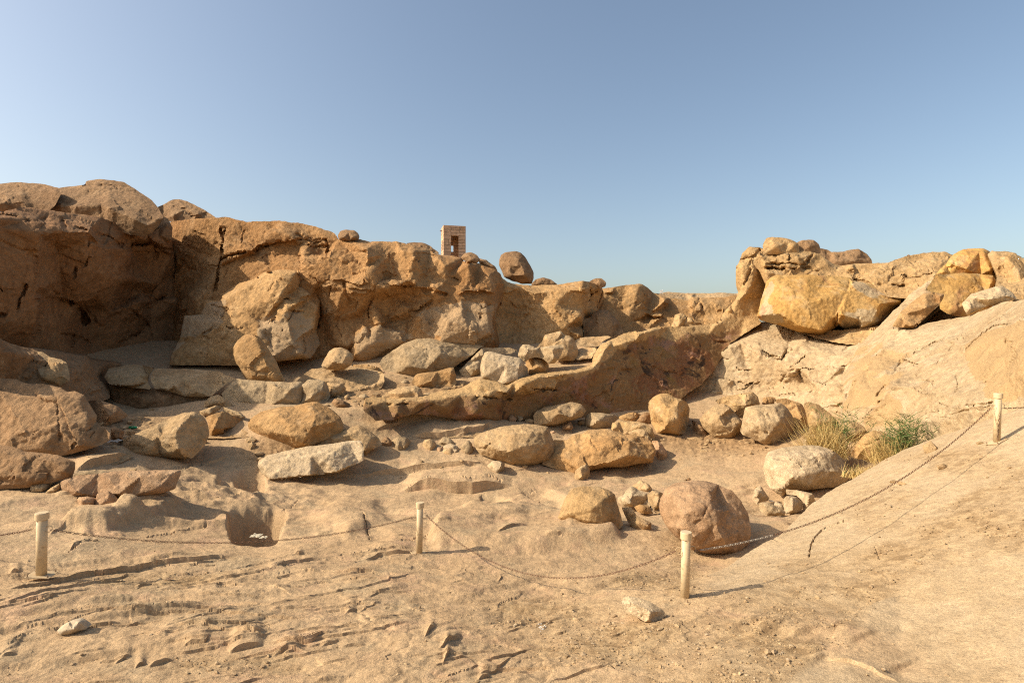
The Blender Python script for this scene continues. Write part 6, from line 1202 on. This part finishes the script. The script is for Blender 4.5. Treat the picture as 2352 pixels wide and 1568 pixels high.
def clump(u, v, y, label, spread, nd, ng, hd, hg, gu=0., lean=-.25):
    x, z = (u - CU) / F * y, -(v - CV) / F * y
    e = link('reed_clump', None, loc=(x, y, z)); tag(e, label, 'reeds', 'reed clumps in the quarry hollow')
    ex = [br.gauss(0, spread * .5) for _ in range(400)]
    dry = MB(); gr = MB()
    for k in range(nd):
        bx = br.gauss(0, spread * .45); d = (br.gauss(lean, .38) + bx * .3, br.gauss(-.1, .3), 1)
        blade(dry, (bx, br.gauss(0, spread * .3), -.1), d, hd * br.uniform(.35, 1.1) * (1.25 if br.random() < .12 else 1), br.uniform(.008, .017), br.uniform(.02, .28), 5)
    for k in range(ng):
        bx = gu + br.gauss(0, spread * .35); L = hg * br.uniform(.5, 1.05)
        pts = blade(gr, (bx, br.gauss(0, spread * .3), -.1), (br.gauss(.05, .16), br.gauss(-.05, .16), 1), L, .010, .02, 5)
        for j in range(10):
            t = br.uniform(.2, 1); i = min(int(t * 5), 4); p = pts[i].lerp(pts[i + 1], t * 5 - i if i < 5 else 0); a_ = br.uniform(0, 6.28)
            blade(gr, p, (math.cos(a_), math.sin(a_) * .8, br.uniform(.4, 1.3)), L * br.uniform(.16, .34), .016, br.uniform(.1, .5), 3)
    o = link('dry_stalks', dry.mesh('dry_stalks'), M['straw'], e); o['kind'] = 'stuff'
    if ng: o = link('green_leaves', gr.mesh('green_leaves'), M['reed'], e); o['kind'] = 'stuff'
clump(1905, 1040, 17.6, 'tall dry yellow reed clump with some green between boulders', .75, 900, 40, 1.55, 1.6, .25)
clump(2062, 1056, 15.6, 'bushy green reed clump at the rim of the right slab', .75, 700, 110, 1.05, 1.35, .15)
clump(1975, 1088, 14.6, 'small low yellow grass tuft beside the speckled boulder', .4, 300, 8, .45, .35, -.1, .25)

# bush tip over the far right skyline
bx_, by_ = (2352 - CU) / F * 26, 26.0
bush = link('bush', None, loc=(bx_, by_, -(640 - CV) / F * 26)); tag(bush, 'sparse green bush showing at the right edge of the skyline', 'bush')
bt_ = MB(); bl_ = MB()
for k in range(26):
    d = Vector((br.gauss(0, .3), br.gauss(0, .3), 1)).normalized(); L = br.uniform(.5, 1.1); bt_.tube([(0, 0, -.3), d * L * .5, d * L + Vector((br.uniform(-.1, .1), 0, 0))], [.012, .007, .003], 4)
    for j in range(26):
        p = d * L * br.uniform(.35, 1.02); a_ = br.uniform(0, 6.28); blade(bl_, p, (math.cos(a_), math.sin(a_), br.uniform(-.2, 1)), br.uniform(.05, .12), .022, .2, 2)
link('branches', bt_.mesh('branches'), M['straw'], bush); o = link('leaves', bl_.mesh('leaves'), M['reed'], bush); o['kind'] = 'stuff'

# ------------------------------------------------------------------ litter and small marks
M['glass'] = plain('green_plastic', (.01, .16, .07, 1), .3, .1)
gy_ = ground_y(297, 985)
bo = link('plastic_bottle', None, loc=((297 - CU) / F * gy_, gy_, -(984 - CV) / F * gy_ + .04)); bo.rotation_euler = (math.radians(90), 0, math.radians(82)); tag(bo, 'green plastic bottle lying in the shaded dip at left', 'bottle')
link('body', MB().lathe([(.035, 0), (.045, .01), (.045, .19), (.03, .25), (.016, .285), (.016, .305)], 14).mesh('body', True), M['glass'], bo)
link('bottle_cap', MB().lathe([(.019, .30), (.019, .325)], 12).mesh('bottle_cap'), M['zinc'], bo)
M['litter'] = plain('pale_paper', (.55, .48, .34, 1), .7, .1)
def crumple(name, label, cat, u, v, s, y=None, mat='litter'):
    y = y or ground_y(u, v); n = 9; g = np.linspace(-1, 1, n); X, Y = np.meshgrid(g, g); p = np.stack([X.ravel(), Y.ravel(), X.ravel() * 0 + u], -1)
    Z = .35 * np.abs(fbm(p * 1.7, 3)) + .2; co = np.stack([p[:, 0] + .3 * fbm(p * 1.3 + 9, 2), p[:, 1] + .3 * fbm(p * 1.3 + 3, 2), Z], -1) * s
    i = (np.arange(n - 1)[:, None] * n + np.arange(n - 1)[None]).ravel(); tr = np.concatenate([np.stack([i, i + 1, i + n + 1], -1), np.stack([i, i + n + 1, i + n], -1)])
    o = link(name, mesh_np(name, co, tr, False), M[mat], None, ((u - CU) / F * y, y, -(v - CV) / F * y + .01)); tag(o, label, cat)
crumple('crumpled_paper', 'crumpled pale paper lying in the square pounded pit', 'litter', 588, 1233, .10, 12.6)
crumple('paper_scrap', 'small yellowish scrap beside the paper in the pit', 'litter', 606, 1236, .07, 12.4)
crumple('paper_scrap', 'grey scrap of litter at the foot of the largest left boulder', 'litter', 262, 1018, .2, None, 'zinc')
crumple('plastic_cup', 'silvery scrap between the stones under the speckled boulder', 'litter', 1771, 1152, .06, None, 'zinc')
crumple('dark_stone_chip', 'single black burnt lump on the bare rock at lower left', 'stone', 387, 1332, .05, None, 'bolt')
# white signal box far away on the plateau
sb = link('marker_post', None, loc=((1519.5 - CU) / F * 46.5, 46.5, -(674 - CV) / F * 46.5)); tag(sb, 'tiny white boxy marker standing on the far plateau edge', 'marker')
M['whitepaint'] = plain('white_paint', (.75, .74, .70, 1), .5, .05)
link('panel', MB().box((-.05, 0, .14), (.14, .05, .26)).mesh('panel'), M['whitepaint'], sb); link('stake', MB().box((.1, 0, .12), (.06, .04, .36)).mesh('stake'), M['whitepaint'], sb)

# ------------------------------------------------------------------ gravel: thousands of pebbles, joined
def pebbles(name, label, u, v, size, mat, seed, stretch=1.):
    rs = np.random.RandomState(seed); n = len(u)
    ico = np.array([(0, 0, 1), (.894, 0, .447), (.276, .851, .447), (-.724, .526, .447), (-.724, -.526, .447), (.276, -.851, .447), (.724, .526, -.447), (-.276, .851, -.447), (-.894, 0, -.447), (-.276, -.851, -.447), (.724, -.526, -.447)])
    fc_ = np.array([(0,1,2),(0,2,3),(0,3,4),(0,4,5),(0,5,1),(1,6,2),(2,7,3),(3,8,4),(4,9,5),(5,10,1),(6,7,2),(7,8,3),(8,9,4),(9,10,5),(10,6,1)])
    near_i = u  # indices of ground vertices
    c = GCO[near_i] + rs.normal(size=(n, 3)) * np.array([.02, .03, 0]) * (GY[near_i] / 8)[:, None]
    a_ = rs.rand(n) * 6.28; ca, sa = np.cos(a_), np.sin(a_)
    sx = size * rs.uniform(.7, 1.4, n); sy_ = size * rs.uniform(.6, 1.1, n); sz = size * rs.uniform(.35, .8, n)
    pv = ico[None] * (1 + rs.uniform(-.28, .28, (n, 11, 1))); X = pv[..., 0] * sx[:, None]; Y = pv[..., 1] * sy_[:, None]; Z = pv[..., 2] * sz[:, None]
    co = np.stack([X * ca[:, None] - Y * sa[:, None], X * sa[:, None] + Y * ca[:, None], Z + sz[:, None] * .25], -1) + c[:, None]
    tr = (fc_[None] + (np.arange(n) * 11)[:, None, None]).reshape(-1, 3)
    o = link(name, mesh_np(name, co.reshape(-1, 3), tr, False), M[mat]); return tag(o, label, None, None, 'stuff')
nI = np.where(near)[0]; rs_ = np.random.RandomState(3)
den = (.012 + grav[nI] * .5 + dirt * .10) * (gv < 1620) * (gv > 870) * (1 - .6 * SLABW[nI] * (1 - grav[nI]))
cl = np.clip(.6 + 1.1 * fbm(pn * 2.3 + 3, 3), 0.02, 2)
area = (gv - 784) / 700.
pr_ = den * cl * .30
pick = nI[rs_.rand(len(nI)) < pr_]; print('PEBBLES', len(pick))
sz_ = np.exp(rs_.normal(-4.45, .45, len(pick))) * (.55 + .5 * np.clip(GY[pick] / 9, .6, 3))
pebbles('gravel', 'fine tan gravel and grit strewn over the ground', pick, None, sz_, 'gravel', 5)
pick2 = nI[(rs_.rand(len(nI)) < pr_ * .06)]
pebbles('pale_gravel', 'scattered whitish pebbles in the gravel', pick2, None, np.exp(rs_.normal(-4.55, .4, len(pick2))) * (.6 + .4 * np.clip(GY[pick2] / 9, .6, 2.5)), 'white', 6)
# rubble on the terrace and the dirt banks
den3 = dirt * (gv < 1075) * .014 + .0008 * (gv > 900) * (gv < 1120) + .03 * smooth01(1.3 - np.sqrt(((gu - 860) / 120) ** 2 + ((gv - 915) / 25) ** 2)) + .02 * smooth01(1.3 - np.sqrt(((gu - 1600) / 120) ** 2 + ((gv - 1010) / 25) ** 2))
pick3 = nI[rs_.rand(len(nI)) < den3 * 1.3]
pebbles('rubble', 'loose broken rubble on the quarry terraces and dirt banks', pick3, None, np.exp(rs_.normal(-2.5, .5, len(pick3))), 'tan', 7)
# white droppings splash
dpick = nI[(np.hypot((gu - 1246) / 7, (gv - 1438) / 5) < 1.6 * rs_.rand(len(nI)) ** .5) & (rs_.rand(len(nI)) < .75)]
pebbles('lime_crumbs', 'white crumbly splash of lime on the foreground rock', dpick, None, np.full(len(dpick), .009), 'whitepaint', 8)
dpick = nI[(np.hypot((gu - 1930) / 34, (gv - 1480) / 12) < 1.2 * rs_.rand(len(nI)) ** .5) & (rs_.rand(len(nI)) < .10)]
pebbles('lime_crumbs', 'pale crumbly streak of lime in the right foreground gravel', dpick, None, np.full(len(dpick), .012), 'white', 9)
